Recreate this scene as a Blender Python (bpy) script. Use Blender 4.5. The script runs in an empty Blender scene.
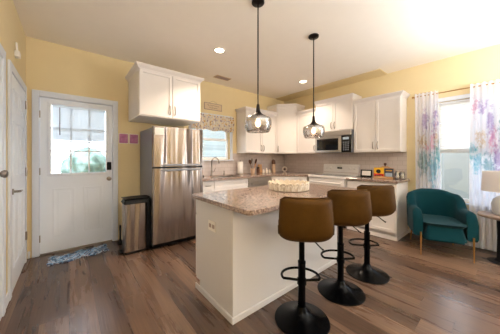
import bpy, bmesh, math, random
from mathutils import Vector, Matrix
random.seed(7)
PI = math.pi
scene = bpy.context.scene
COL = scene.collection

# ------------------------------------------------------------------ room measures (metres)
W, D, L, H = 4.4525, 3.847, 0.423, 2.791      # right wall x, back wall y, left wall -x, ceiling
YF = -3.3                                      # wall behind the camera
CT = 0.914                                     # worktop height

# ------------------------------------------------------------------ camera
cd = bpy.data.cameras.new('camera'); cam = bpy.data.objects.new('camera', cd); COL.objects.link(cam)
cam.location = (0, 0, 1.2642); cam.rotation_euler = (PI/2, 0, -0.6867)
cd.sensor_fit = 'HORIZONTAL'; cd.sensor_width = 36; cd.lens = 216.26/500*36
cd.shift_x = (250-246.73)/500; cd.shift_y = (158.04-167)/500
cd.clip_start = 0.02
scene.camera = cam

# ------------------------------------------------------------------ world, exposure
wd = bpy.data.worlds.new('World'); scene.world = wd; wd.use_nodes = True
nt = wd.node_tree; nt.nodes.clear()
wo = nt.nodes.new('ShaderNodeOutputWorld'); bg = nt.nodes.new('ShaderNodeBackground')
tc = nt.nodes.new('ShaderNodeTexCoord'); sx = nt.nodes.new('ShaderNodeSeparateXYZ'); rp = nt.nodes.new('ShaderNodeValToRGB')
nt.links.new(tc.outputs['Generated'], sx.inputs[0]); nt.links.new(sx.outputs['Z'], rp.inputs[0])
rp.color_ramp.elements[0].position = 0.0; rp.color_ramp.elements[0].color = (.92, .95, .98, 1)
rp.color_ramp.elements[1].position = 0.6; rp.color_ramp.elements[1].color = (.80, .88, 1, 1)
nt.links.new(rp.outputs[0], bg.inputs[0]); bg.inputs[1].default_value = 6.0
nt.links.new(bg.outputs[0], wo.inputs[0])
vs = scene.view_settings
vs.view_transform = 'Standard'; vs.look = 'None'; vs.gamma = 1; vs.use_curve_mapping = False
vs.exposure = 0.12
scene.cycles.max_bounces = 10; scene.cycles.diffuse_bounces = 6; scene.cycles.transparent_max_bounces = 16
scene.cycles.use_denoising = True
scene.cycles.sample_clamp_indirect = 6.0

def area(name, loc, rot, sx_, sy_, power, color, portal=False, spread=PI, shape='RECTANGLE'):
    l = bpy.data.lights.new(name, 'AREA'); l.shape = shape; l.size = sx_
    if shape in ('RECTANGLE', 'ELLIPSE'): l.size_y = sy_
    l.energy = power; l.color = color; l.spread = spread
    if portal: l.cycles.is_portal = True
    o = bpy.data.objects.new(name, l); COL.objects.link(o); o.location = loc; o.rotation_euler = rot
    return o
# daylight that enters by the openings of the room
DAY = (.80, .90, 1.0)
area('daylight_side_opening', (W+.10, -1.55, 1.25), (0, PI/2, 0), 2.0, 1.9, 46, (.85, .93, 1.0))
area('portal_sink_window', (2.25, D+.10, 1.70), (-PI/2, 0, 0), .9, .95, 1, (1, 1, 1), True)
area('portal_door_lite', (.12, D+.10, 1.5), (-PI/2, 0, 0), .62, .93, 1, (1, 1, 1), True)
area('portal_side_window', (W+.12, .33, 1.36), (0, PI/2, 0), 1.5, .9, 1, (1, 1, 1), True)

area('added_ceiling_fill', (.35, -1.1, 1.9), (PI, 0, 0), .5, .5, 125, (.93, .96, 1), shape='DISK')  # added fill aimed up to brighten the ceiling, no fixture behind it
area('added_ceiling_fill', (3.2, -.8, 1.8), (PI, 0, 0), .5, .5, 75, (.93, .96, 1), shape='DISK')  # another added fill, lifts the right side of the ceiling
lr = bpy.data.lights.new('living_room_ceiling_lamp', 'POINT'); lr.energy = 52; lr.color = (.90, .95, 1); lr.shadow_soft_size = .12
lo = bpy.data.objects.new('living_room_ceiling_lamp', lr); COL.objects.link(lo); lo.location = (3.35, -2.1, 2.35)

# ------------------------------------------------------------------ materials
def newmat(name):
    m = bpy.data.materials.new(name); m.use_nodes = True
    return m, m.node_tree, m.node_tree.nodes['Principled BSDF']
def N(nt, kind, **kw):
    n = nt.nodes.new(kind)
    for k, v in kw.items():
        if k.startswith('i_'):
            n.inputs[k[2:].replace('_', ' ')].default_value = v
        else: setattr(n, k, v)
    return n
def S(c):   # sRGB 0-255 -> linear
    return tuple(((x/255)/12.92 if x/255 <= .04045 else ((x/255+.055)/1.055)**2.4) for x in c) + (1,)
def objco(nt):
    return N(nt, 'ShaderNodeTexCoord').outputs['Object']
def mat(name, c, rough=.5, metal=0., bump=0., bscale=60., var=0., vscale=8., sheen=0., spec=None, coat=0., trans=0., alpha=1., stretch=None):
    m, nt, b = newmat(name)
    col = S(c)
    b.inputs['Base Color'].default_value = col
    b.inputs['Roughness'].default_value = rough; b.inputs['Metallic'].default_value = metal
    if sheen: b.inputs['Sheen Weight'].default_value = sheen
    if spec is not None: b.inputs['Specular IOR Level'].default_value = spec
    if coat: b.inputs['Coat Weight'].default_value = coat; b.inputs['Coat Roughness'].default_value = .08
    if trans: b.inputs['Transmission Weight'].default_value = trans
    if alpha < 1: b.inputs['Alpha'].default_value = alpha
    co = objco(nt)
    if stretch:
        mp = N(nt, 'ShaderNodeMapping'); mp.inputs['Scale'].default_value = stretch
        nt.links.new(co, mp.inputs['Vector']); co = mp.outputs[0]
    nz = N(nt, 'ShaderNodeTexNoise', i_Scale=vscale, i_Detail=3.0); nt.links.new(co, nz.inputs['Vector'])
    v = max(var, .02)
    mx = N(nt, 'ShaderNodeMix', data_type='RGBA')
    mx.inputs['A'].default_value = tuple(x*(1-v) for x in col[:3])+(1,); mx.inputs['B'].default_value = tuple(min(1, x*(1+v)) for x in col[:3])+(1,)
    nt.links.new(nz.outputs['Fac'], mx.inputs['Factor']); nt.links.new(mx.outputs['Result'], b.inputs['Base Color'])
    if bump:
        n2 = N(nt, 'ShaderNodeTexNoise', i_Scale=bscale, i_Detail=2.0); nt.links.new(co, n2.inputs['Vector'])
        bp = N(nt, 'ShaderNodeBump', i_Strength=bump, i_Distance=.01); nt.links.new(n2.outputs['Fac'], bp.inputs['Height'])
        nt.links.new(bp.outputs[0], b.inputs['Normal'])
    return m
def emit(name, c, s):
    m, nt, b = newmat(name)
    b.inputs['Base Color'].default_value = S(c); b.inputs['Emission Color'].default_value = S(c); b.inputs['Emission Strength'].default_value = s
    return m
def glassmat(name, tint=(1, 1, 1), refl=.12, rough=.02):
    m, nt, b = newmat(name); nt.nodes.remove(b)
    out = nt.nodes['Material Output']
    tr = N(nt, 'ShaderNodeBsdfTransparent'); tr.inputs[0].default_value = tint+(1,)
    gl = N(nt, 'ShaderNodeBsdfGlossy'); gl.inputs['Roughness'].default_value = rough
    lw = N(nt, 'ShaderNodeLayerWeight', i_Blend=.35)
    ma = N(nt, 'ShaderNodeMath', operation='MULTIPLY_ADD'); ma.inputs[1].default_value = .7; ma.inputs[2].default_value = refl
    nt.links.new(lw.outputs['Fresnel'], ma.inputs[0])
    ms = N(nt, 'ShaderNodeMixShader')
    nt.links.new(ma.outputs[0], ms.inputs[0]); nt.links.new(tr.outputs[0], ms.inputs[1]); nt.links.new(gl.outputs[0], ms.inputs[2])
    nt.links.new(ms.outputs[0], out.inputs[0])
    return m
def clothmat(name, c, trans=.4, colnode=None):
    m, nt, b = newmat(name); nt.nodes.remove(b)
    out = nt.nodes['Material Output']
    df = N(nt, 'ShaderNodeBsdfDiffuse'); tl = N(nt, 'ShaderNodeBsdfTranslucent')
    df.inputs[0].default_value = S(c); tl.inputs[0].default_value = S(c)
    if colnode:
        o = colnode(nt)
        nt.links.new(o, df.inputs[0]); nt.links.new(o, tl.inputs[0])
    ms = N(nt, 'ShaderNodeMixShader'); ms.inputs[0].default_value = trans
    nt.links.new(df.outputs[0], ms.inputs[1]); nt.links.new(tl.outputs[0], ms.inputs[2]); nt.links.new(ms.outputs[0], out.inputs[0])
    return m

def floor_mat():
    m, nt, b = newmat('walnut_planks')
    lk = nt.links.new
    sp = N(nt, 'ShaderNodeSeparateXYZ'); lk(objco(nt), sp.inputs[0])
    def M(op, a, bb=None, c=None):
        n = N(nt, 'ShaderNodeMath', operation=op)
        for i, v in enumerate((a, bb, c)):
            if v is None: continue
            if isinstance(v, (int, float)): n.inputs[i].default_value = v
            else: lk(v, n.inputs[i])
        return n.outputs[0]
    xs = M('DIVIDE', sp.outputs['X'], .178); row = M('FLOOR', xs); fx = M('FRACT', xs)
    w1 = N(nt, 'ShaderNodeTexWhiteNoise', noise_dimensions='1D'); lk(row, w1.inputs['W'])
    ys = M('ADD', M('DIVIDE', sp.outputs['Y'], 1.22), M('MULTIPLY', w1.outputs['Value'], 7.0)); idn = M('FLOOR', ys); fy = M('FRACT', ys)
    cv = N(nt, 'ShaderNodeCombineXYZ'); lk(row, cv.inputs[0]); lk(idn, cv.inputs[1])
    w2 = N(nt, 'ShaderNodeTexWhiteNoise', noise_dimensions='3D'); lk(cv.outputs[0], w2.inputs['Vector'])
    # grain coordinates, shifted per plank
    gv = N(nt, 'ShaderNodeCombineXYZ'); lk(M('MULTIPLY', sp.outputs['X'], 10.0), gv.inputs[0]); lk(M('MULTIPLY', sp.outputs['Y'], .8), gv.inputs[1]); lk(M('MULTIPLY', w2.outputs['Value'], 40.0), gv.inputs[2])
    n1 = N(nt, 'ShaderNodeTexNoise', i_Scale=1.0, i_Detail=6.0, i_Roughness=.62, i_Distortion=.45); lk(gv.outputs[0], n1.inputs['Vector'])
    gv2 = N(nt, 'ShaderNodeCombineXYZ'); lk(M('MULTIPLY', sp.outputs['X'], 85.0), gv2.inputs[0]); lk(M('MULTIPLY', sp.outputs['Y'], 3.2), gv2.inputs[1]); lk(M('MULTIPLY', w2.outputs['Value'], 90.0), gv2.inputs[2])
    n2 = N(nt, 'ShaderNodeTexNoise', i_Scale=1.0, i_Detail=3.0); lk(gv2.outputs[0], n2.inputs['Vector'])
    tone = M('ADD', M('ADD', M('MULTIPLY', n1.outputs['Fac'], .44), M('MULTIPLY', n2.outputs['Fac'], .34)), M('ADD', M('MULTIPLY', w2.outputs['Value'], .30), .15))
    cr = N(nt, 'ShaderNodeValToRGB'); lk(tone, cr.inputs[0])
    e = cr.color_ramp.elements
    e[0].position = .40; e[0].color = S((46, 33, 26)); e[1].position = .95; e[1].color = S((126, 100, 81))
    x = e.new(.58); x.color = S((68, 50, 39)); x = e.new(.76); x.color = S((93, 70, 55))
    gap = M('MAXIMUM', M('MAXIMUM', M('LESS_THAN', fx, .012), M('GREATER_THAN', fx, .988)), M('LESS_THAN', fy, .0022))
    mx = N(nt, 'ShaderNodeMix', data_type='RGBA'); lk(gap, mx.inputs['Factor']); lk(cr.outputs[0], mx.inputs['A']); mx.inputs['B'].default_value = S((48, 33, 26))
    lk(mx.outputs['Result'], b.inputs['Base Color'])
    rr = M('MULTIPLY_ADD', n1.outputs['Fac'], .16, .2); lk(rr, b.inputs['Roughness'])
    bp = N(nt, 'ShaderNodeBump', i_Strength=.22, i_Distance=.004); lk(M('SUBTRACT', n2.outputs['Fac'], M('MULTIPLY', gap, 2.0)), bp.inputs['Height']); lk(bp.outputs[0], b.inputs['Normal'])
    return m
def granite_mat():
    m, nt, b = newmat('speckled_granite'); lk = nt.links.new
    co = objco(nt)
    v1 = N(nt, 'ShaderNodeTexVoronoi', i_Scale=95.0); lk(co, v1.inputs['Vector'])
    n1 = N(nt, 'ShaderNodeTexNoise', i_Scale=70.0, i_Detail=5.0, i_Roughness=.7); lk(co, n1.inputs['Vector'])
    n3 = N(nt, 'ShaderNodeTexNoise', i_Scale=7.0, i_Detail=3.0); lk(co, n3.inputs['Vector'])
    cr = N(nt, 'ShaderNodeValToRGB'); lk(n1.outputs['Fac'], cr.inputs[0]); e = cr.color_ramp.elements
    e[0].position = .34; e[0].color = S((46, 37, 34)); e[1].position = .70; e[1].color = S((204, 182, 168))
    x = e.new(.44); x.color = S((116, 97, 88)); x = e.new(.55); x.color = S((164, 142, 130))
    mx = N(nt, 'ShaderNodeMix', data_type='RGBA', blend_type='MULTIPLY'); mx.inputs['Factor'].default_value = .45
    lk(cr.outputs[0], mx.inputs['A']); c2 = N(nt, 'ShaderNodeValToRGB'); lk(v1.outputs['Color'], c2.inputs[0])
    c2.color_ramp.elements[0].color = S((120, 104, 96)); c2.color_ramp.elements[1].color = (1, 1, 1, 1); c2.color_ramp.elements[1].position = .5
    lk(c2.outputs[0], mx.inputs['B'])
    m2 = N(nt, 'ShaderNodeMix', data_type='RGBA', blend_type='OVERLAY'); m2.inputs['Factor'].default_value = .15
    lk(mx.outputs['Result'], m2.inputs['A']); lk(n3.outputs['Fac'], m2.inputs['B'])
    lk(m2.outputs['Result'], b.inputs['Base Color']); b.inputs['Roughness'].default_value = .14
    return m
def tile_mat():
    m, nt, b = newmat('white_subway_tile'); lk = nt.links.new
    sp = N(nt, 'ShaderNodeSeparateXYZ'); lk(objco(nt), sp.inputs[0])
    ad = N(nt, 'ShaderNodeMath', operation='ADD'); lk(sp.outputs[0], ad.inputs[0]); lk(sp.outputs[1], ad.inputs[1])
    cv = N(nt, 'ShaderNodeCombineXYZ'); lk(ad.outputs[0], cv.inputs[0]); lk(sp.outputs[2], cv.inputs[1])
    br = N(nt, 'ShaderNodeTexBrick', i_Scale=1.0); lk(cv.outputs[0], br.inputs['Vector'])
    br.inputs['Color1'].default_value = S((206, 196, 194)); br.inputs['Color2'].default_value = S((198, 187, 184)); br.inputs['Mortar'].default_value = S((182, 170, 166))
    br.inputs['Brick Width'].default_value = .152; br.inputs['Row Height'].default_value = .076; br.inputs['Mortar Size'].default_value = .003
    lk(br.outputs['Color'], b.inputs['Base Color']); b.inputs['Roughness'].default_value = .18
    bp = N(nt, 'ShaderNodeBump', i_Strength=.3, i_Distance=.003, invert=True); lk(br.outputs['Fac'], bp.inputs['Height']); lk(bp.outputs[0], b.inputs['Normal'])
    return m
def steel_mat(name, c, rough=.24, wave=.0, wscale=6., aniso=0.):
    m, nt, b = newmat(name); lk = nt.links.new
    co = objco(nt)
    mp = N(nt, 'ShaderNodeMapping'); mp.inputs['Scale'].default_value = (3, 3, 260); lk(co, mp.inputs['Vector'])
    nz = N(nt, 'ShaderNodeTexNoise', i_Scale=1.0, i_Detail=2.0); lk(mp.outputs[0], nz.inputs['Vector'])
    col = S(c)
    mx = N(nt, 'ShaderNodeMix', data_type='RGBA'); mx.inputs['A'].default_value = tuple(x*.92 for x in col[:3])+(1,); mx.inputs['B'].default_value = col
    lk(nz.outputs['Fac'], mx.inputs['Factor']); lk(mx.outputs['Result'], b.inputs['Base Color'])
    b.inputs['Metallic'].default_value = 1; b.inputs['Roughness'].default_value = rough
    if aniso:
        b.inputs['Anisotropic'].default_value = aniso; b.inputs['Anisotropic Rotation'].default_value = .25
        tg = N(nt, 'ShaderNodeTangent', direction_type='RADIAL', axis='Z'); lk(tg.outputs[0], b.inputs['Tangent'])
    if wave:
        m2 = N(nt, 'ShaderNodeMapping'); m2.inputs['Scale'].default_value = (wscale, wscale, .55); lk(co, m2.inputs['Vector'])
        n2 = N(nt, 'ShaderNodeTexNoise', i_Scale=1.0, i_Detail=1.0); lk(m2.outputs[0], n2.inputs['Vector'])
        bp = N(nt, 'ShaderNodeBump', i_Strength=1.0, i_Distance=wave); lk(n2.outputs['Fac'], bp.inputs['Height']); lk(bp.outputs[0], b.inputs['Normal'])
    return m
def ramp_noise_mat(name, stops, scale, rough=.8, detail=3., dist=0., trans=None, stretch=None, voronoi=False):
    def cn(nt):
        co = objco(nt)
        if stretch:
            mp = N(nt, 'ShaderNodeMapping'); mp.inputs['Scale'].default_value = stretch; nt.links.new(co, mp.inputs['Vector']); co = mp.outputs[0]
        if voronoi:
            n = N(nt, 'ShaderNodeTexVoronoi', i_Scale=scale); nt.links.new(co, n.inputs['Vector']); src = n.outputs['Color']
        else:
            n = N(nt, 'ShaderNodeTexNoise', i_Scale=scale, i_Detail=detail, i_Distortion=dist); nt.links.new(co, n.inputs['Vector']); src = n.outputs['Fac']
        cr = N(nt, 'ShaderNodeValToRGB'); nt.links.new(src, cr.inputs[0]); e = cr.color_ramp.elements
        e[0].position = stops[0][0]; e[0].color = S(stops[0][1]); e[1].position = stops[-1][0]; e[1].color = S(stops[-1][1])
        for p, c in stops[1:-1]: x = e.new(p); x.color = S(c)
        return cr.outputs[0]
    if trans is not None: return clothmat(name, (255, 255, 255), trans, cn)
    m, nt, b = newmat(name); nt.links.new(cn(nt), b.inputs['Base Color']); b.inputs['Roughness'].default_value = rough
    return m
def curtain_mat(name, blobs, base=(244, 246, 254)):
    # printed watercolour trees: ragged patches of dye at (y, z) with their own radii
    def cn(nt):
        lk = nt.links.new; co = objco(nt)
        sp = N(nt, 'ShaderNodeSeparateXYZ'); lk(co, sp.inputs[0])
        nz = N(nt, 'ShaderNodeTexNoise', i_Scale=15.0, i_Detail=5.0, i_Roughness=.7); lk(co, nz.inputs['Vector'])
        prev = None
        for (y0, z0, ry, rz, c) in blobs:
            def mm(op, a, v):
                n = N(nt, 'ShaderNodeMath', operation=op)
                lk(a, n.inputs[0])
                if isinstance(v, (int, float)): n.inputs[1].default_value = v
                else: lk(v, n.inputs[1])
                return n.outputs[0]
            a = mm('DIVIDE', mm('SUBTRACT', sp.outputs['Y'], y0), ry); b = mm('DIVIDE', mm('SUBTRACT', sp.outputs['Z'], z0), rz)
            d = mm('ADD', mm('MULTIPLY', a, a), mm('MULTIPLY', b, b))
            f = mm('ADD', mm('MULTIPLY', d, .55), mm('MULTIPLY', nz.outputs['Fac'], 4.2))
            cr = N(nt, 'ShaderNodeValToRGB'); lk(f, cr.inputs[0]); e = cr.color_ramp.elements
            mr = N(nt, 'ShaderNodeMapRange'); lk(f, mr.inputs['Value']); mr.inputs['From Min'].default_value = 2.1; mr.inputs['From Max'].default_value = 2.75; mr.inputs['To Min'].default_value = .52; mr.inputs['To Max'].default_value = 0
            nt.nodes.remove(cr)
            mx = N(nt, 'ShaderNodeMix', data_type='RGBA'); lk(mr.outputs[0], mx.inputs['Factor'])
            if prev is None: mx.inputs['A'].default_value = S(base)
            else: lk(prev, mx.inputs['A'])
            mx.inputs['B'].default_value = S(c); prev = mx.outputs['Result']
        return prev
    return clothmat(name, base, .6, cn)

MAT = dict(
    wall=mat('yellow_wall_paint', (224, 206, 164), .75, bump=.05, bscale=180),
    ceil=mat('ceiling_paint', (248, 241, 231), .85, bump=.08, bscale=120),
    white=mat('white_cabinet_paint', (230, 225, 224), .34),
    island=mat('shaded_cabinet_paint', (208, 204, 204), .36),  # cabinet white darkened to stand in for the weaker light on the island
    trim=mat('white_trim_paint', (216, 222, 234), .4),
    door=mat('white_door_paint', (234, 240, 250), .38),
    floor=floor_mat(), granite=granite_mat(), tile=tile_mat(),
    steel=steel_mat('brushed_steel', (164, 153, 146), .26, .06, 8., .7),
    steel2=steel_mat('plain_steel', (196, 190, 184), .28),
    nickel=mat('brushed_nickel', (150, 142, 136), .28, 1.0),
    black=mat('black_metal', (4, 4, 5), .24, spec=.09),
    blackmatte=mat('black_plastic', (16, 16, 18), .5, spec=.2),
    blackglass=mat('black_glass', (12, 12, 14), .07),
    fridgeside=mat('grey_fridge_side', (128, 130, 138), .4, .35),
    appl=mat('white_enamel', (226, 221, 219), .22),
    leather=mat('brown_leather', (66, 43, 13), .55, bump=.25, bscale=220, var=.3, vscale=14, spec=.07),
    velvet=mat('teal_velvet', (1, 47, 55), .8, spec=.1, sheen=.05, var=.12, vscale=14),
    gold=mat('brass', (186, 140, 82), .3, 1.0),
    bronze=mat('dark_bronze', (34, 28, 27), .35, .8),
    smoke=glassmat('smoked_glass', (.62, .60, .62), .42, .2),
    pane=glassmat('clear_pane', (.97, .99, 1), .03),
    jar=glassmat('clear_jar_glass', (.90, .93, .95), .10),
    bulb=emit('bulb_glow', (255, 226, 190), 5.),
    lens=emit('downlight_glow', (255, 232, 205), 16.),
    blind=clothmat('white_blind', (246, 248, 250), .7),
    shade=clothmat('white_cell_shade', (240, 238, 234), .55),
    lampshade=clothmat('linen_lampshade', (212, 204, 200), .35),
    ceramic=mat('pale_ceramic', (178, 178, 182), .3),
    wood=mat('weathered_table_wood', (124, 104, 92), .5, var=.3, vscale=12, stretch=(1, 8, 1)),
    maple=mat('light_wood', (196, 150, 104), .5, var=.25, vscale=10, stretch=(1, 8, 1)),
    darkwood=mat('dark_wood', (92, 56, 36), .45, var=.25, vscale=10),
    paper=mat('white_paper', (240, 236, 232), .8),
    mauve=ramp_noise_mat('mauve_print', [(.3, (166, 98, 142)), (.5, (186, 120, 160)), (.7, (204, 150, 184))], 14.),
    beige=mat('beige_plaque', (214, 190, 158), .7),
    greyframe=mat('grey_wash_wood', (170, 150, 140), .7, var=.2),
    ink=mat('grey_ink', (120, 100, 104), .8),
    floral=ramp_noise_mat('floral_print', [(.26, (120, 100, 116)), (.36, (188, 170, 176)), (.45, (232, 222, 210)), (.58, (236, 224, 204)), (.66, (222, 178, 104)), (.76, (170, 130, 110))], 20., detail=1.5, dist=.5, trans=.25),
    mat_=ramp_noise_mat('blue_swirl_print', [(.34, (30, 36, 58)), (.44, (54, 84, 124)), (.50, (126, 178, 214)), (.55, (206, 208, 218)), (.60, (98, 84, 88)), (.68, (40, 66, 110))], 9., detail=3., dist=2.2),
    plate=mat('outlet_plate', (236, 230, 222), .4),
    dark=mat('dark_recess', (30, 27, 26), .7),
    basket=ramp_noise_mat('whitewashed_rattan', [(.3, (206, 192, 174)), (.5, (224, 214, 202)), (.7, (234, 228, 220))], 40.),
    basketin=mat('rattan_weave', (208, 194, 174), .7, var=.2, vscale=60),
    tan=mat('tan_label', (198, 168, 142), .6, var=.1),
    yellow=mat('yellow_print', (232, 178, 40), .5), red=mat('red_print', (186, 36, 30), .5), navy=mat('slate_print', (58, 62, 78), .5), bluegrey=mat('pale_blue_print', (160, 176, 196), .5),
    green=ramp_noise_mat('hedge_leaves', [(.35, (70, 92, 84)), (.5, (112, 138, 128)), (.65, (160, 180, 176))], 5., detail=6.),
    siding=mat('pale_siding', (142, 148, 146), .8, var=.5, vscale=1, stretch=(.1, .1, 14)),
    grass=mat('lawn', (70, 92, 58), .9, var=.3, vscale=4),
    fence=mat('white_vinyl', (150, 154, 160), .6),
    sash=mat('window_vinyl', (238, 240, 244), .35),
    cream=mat('cream_ceramic', (238, 226, 214), .3),
    grout=mat('white_surround', (236, 226, 214), .5),
    soap=mat('amber_soap', (196, 124, 62), .25),
)

# ------------------------------------------------------------------ geometry helpers
def box(bm, x0, x1, y0, y1, z0, z1, bev=0., seg=1):
    vs_ = [bm.verts.new((x, y, z)) for x in (x0, x1) for y in (y0, y1) for z in (z0, z1)]
    F = [(0, 1, 3, 2), (4, 6, 7, 5), (0, 4, 5, 1), (2, 3, 7, 6), (0, 2, 6, 4), (1, 5, 7, 3)]
    fs = [bm.faces.new([vs_[i] for i in f]) for f in F]
    bmesh.ops.recalc_face_normals(bm, faces=fs)
    if bev:
        es = list({e for f in fs for e in f.edges})
        bmesh.ops.bevel(bm, geom=es, offset=bev, segments=seg, affect='EDGES', profile=.5)
    return bm
def BM(): return bmesh.new()
def B(*a, **k): return box(BM(), *a, **k)
def loft(bm, rings, caps=True, closed=False):
    R = [[bm.verts.new(p) for p in r] for r in rings]
    n = len(R[0]); fs = []
    m = len(R)
    for i in range(m if closed else m-1):
        a, b = R[i], R[(i+1) % m]
        for j in range(n):
            fs.append(bm.faces.new((a[j], a[(j+1) % n], b[(j+1) % n], b[j])))
    if caps and not closed:
        fs.append(bm.faces.new(R[0][::-1])); fs.append(bm.faces.new(R[-1]))
    bmesh.ops.recalc_face_normals(bm, faces=fs)
    return bm
def lathe(bm, prof, c=(0, 0, 0), seg=32, caps=True):
    rings = [[(c[0]+r*math.cos(2*PI*k/seg), c[1]+r*math.sin(2*PI*k/seg), c[2]+z) for k in range(seg)] for r, z in prof]
    return loft(bm, rings, caps)
def tube(bm, pts, r, seg=10, closed=False):
    pts = [Vector(p) for p in pts]; n = len(pts); rings = []
    rr = r if isinstance(r, (list, tuple)) else [r]*n
    up = None
    for i, p in enumerate(pts):
        a = pts[(i-1) % n] if (closed or i > 0) else p; b = pts[(i+1) % n] if (closed or i < n-1) else p
        t = (b-a).normalized()
        if up is None:
            up = Vector((0, 0, 1)) if abs(t.z) < .9 else Vector((1, 0, 0))
        u = (up - t*up.dot(t)).normalized(); v = t.cross(u); up = u
        rings.append([p+(u*math.cos(2*PI*k/seg)+v*math.sin(2*PI*k/seg))*rr[i] for k in range(seg)])
    return loft(bm, rings, True, closed)
def prism(bm, poly, z0, z1, bev=0.):
    a = [bm.verts.new((x, y, z0)) for x, y in poly]; b = [bm.verts.new((x, y, z1)) for x, y in poly]
    n = len(poly); fs = [bm.faces.new(a[::-1]), bm.faces.new(b)]
    for i in range(n): fs.append(bm.faces.new((a[i], a[(i+1) % n], b[(i+1) % n], b[i])))
    bmesh.ops.recalc_face_normals(bm, faces=fs)
    if bev:
        bmesh.ops.bevel(bm, geom=list({e for f in fs for e in f.edges}), offset=bev, segments=2, affect='EDGES', profile=.5)
    return bm
def rrect(w, d, r, n=6, cx=0, cy=0):
    pts = []
    for (sx, sy, a0) in ((1, 1, 0), (-1, 1, PI/2), (-1, -1, PI), (1, -1, 1.5*PI)):
        for k in range(n+1):
            a = a0+k/n*PI/2
            pts.append((cx+sx*(w/2-r)+r*math.cos(a), cy+sy*(d/2-r)+r*math.sin(a)))
    return pts
def pillow(bm, w, d, z0, z1, r, e=.03, n=6, cx=0, cy=0):
    # rounded slab: rounded rectangle plan with rolled edges
    rings = []
    for k in range(5):
        a = k/4*PI/2; rings.append([(x, y, z0+e*(1-math.sin(a))) for x, y in rrect(w-2*e*(1-math.sin(a)), d-2*e*(1-math.sin(a)), max(r-e*(1-math.sin(a)), .005), n, cx, cy)])
    top = []
    for k in range(5):
        a = k/4*PI/2; top.append([(x, y, z1-e*(1-math.cos(a))) for x, y in rrect(w-2*e*(1-math.cos(a)), d-2*e*(1-math.cos(a)), max(r-e*(1-math.cos(a)), .005), n, cx, cy)])
    return loft(bm, rings+top[::-1])
def offset_poly(poly, d):
    n = len(poly); out = []
    area_ = sum(poly[i][0]*poly[(i+1) % n][1]-poly[(i+1) % n][0]*poly[i][1] for i in range(n))
    sgn = 1 if area_ > 0 else -1
    lines = []
    for i in range(n):
        p, q = Vector(poly[i]), Vector(poly[(i+1) % n]); t = (q-p).normalized(); nn = Vector((t.y, -t.x))*sgn
        lines.append((p+nn*d[i], t))
    for i in range(n):
        (p, t), (q, s) = lines[i-1], lines[i]
        den = t.x*s.y-t.y*s.x
        k = ((q.x-p.x)*s.y-(q.y-p.y)*s.x)/den
        out.append((p.x+t.x*k, p.y+t.y*k))
    return out

ROOT = {}
def tag(o, label=None, cat=None, group=None, kind=None):
    if label: o['label'] = label
    if cat: o['category'] = cat
    if group: o['group'] = group
    if kind: o['kind'] = kind
    return o
def thing(name, label, cat, loc=(0, 0, 0), rotz=0, group=None):
    o = bpy.data.objects.new(name, None); COL.objects.link(o)
    o.location = loc; o.rotation_euler = (0, 0, rotz); o.empty_display_size = .1
    ROOT[o.name] = Matrix.Translation(Vector(loc)) @ Matrix.Rotation(rotz, 4, 'Z')
    return tag(o, label, cat, group)
def mesh(name, bm, m, parent=None, smooth=False, world=False, label=None, ang=.7):
    """one mesh object; world=True: the vertices are in room coordinates and are taken back into the thing's own frame"""
    if parent is not None:
        ROOT_M = ROOT[parent.name]
        if world: bmesh.ops.transform(bm, matrix=ROOT_M.inverted(), verts=bm.verts)
    me = bpy.data.meshes.new(name)
    if smooth:
        for f in bm.faces: f.smooth = True
        for e in bm.edges:
            if len(e.link_faces) == 2 and e.calc_face_angle(0) > ang: e.smooth = False
    bm.to_mesh(me); bm.free()
    me.materials.append(MAT[m] if isinstance(m, str) else m)
    o = bpy.data.objects.new(name, me); COL.objects.link(o)
    if parent is not None:
        o.parent = parent; ROOT[o.name] = ROOT[parent.name]
    if label: o['label'] = label
    return o
def single(name, bm, m, label, cat, loc=None, group=None, smooth=False, kind=None):
    """a thing that is one mesh; its vertices come in room coordinates and the origin is put at its base"""
    if loc is None:
        xs = [v.co for v in bm.verts]
        loc = ((min(v.x for v in xs)+max(v.x for v in xs))/2, (min(v.y for v in xs)+max(v.y for v in xs))/2, min(v.z for v in xs))
    bmesh.ops.translate(bm, vec=-Vector(loc), verts=bm.verts)
    o = mesh(name, bm, m, None, smooth); o.location = loc
    return tag(o, label, cat, group, kind)
def struct(name, bm, m, label=None, parent=None, smooth=False):
    o = mesh(name, bm, m, parent, smooth)
    if parent is None: ROOT[o.name] = Matrix.Identity(4); o['kind'] = 'structure'
    if label: o['label'] = label
    return o
def copy_tree(o, parent=None):
    c = o.copy(); COL.objects.link(c)
    if parent is not None: c.parent = parent
    for ch in [x for x in list(bpy.data.objects) if x.parent == o]: copy_tree(ch, c)
    return c

# a frame that carries (u, n, z): u along the front, n out of it
def frame(origin, udir, ndir):
    u = Vector(udir+(0,)).normalized(); n = Vector(ndir+(0,)).normalized()
    return Matrix(((u.x, n.x, 0, origin[0]), (u.y, n.y, 0, origin[1]), (0, 0, 1, origin[2]), (0, 0, 0, 1)))
def shaker(w, h, t=.022, rail=.060, rec=.013):
    bm = B(0, w, 0, t, 0, h)
    f = max(bm.faces, key=lambda f: f.calc_center_median().y)
    bmesh.ops.inset_region(bm, faces=[f], thickness=rail, depth=0)
    bmesh.ops.inset_region(bm, faces=[f], thickness=.004, depth=-rec)
    return bm
def slab(w, h, t=.02): return B(0, w, 0, t, 0, h, bev=.003)
def pull(u, z, ln=.13, t=.022, vert=True):
    pts = []
    for k in range(9):
        a = k/8; s = (a-.5)*ln; n = t-.001+.028*math.sin(PI*a)**.6
        pts.append((u, n, z+s) if vert else (u+s, n, z))
    return tube(BM(), pts, .0068, 8)
def xf(bm, Mx): bmesh.ops.transform(bm, matrix=Mx, verts=bm.verts); bmesh.ops.recalc_face_normals(bm, faces=bm.faces); return bm
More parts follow.
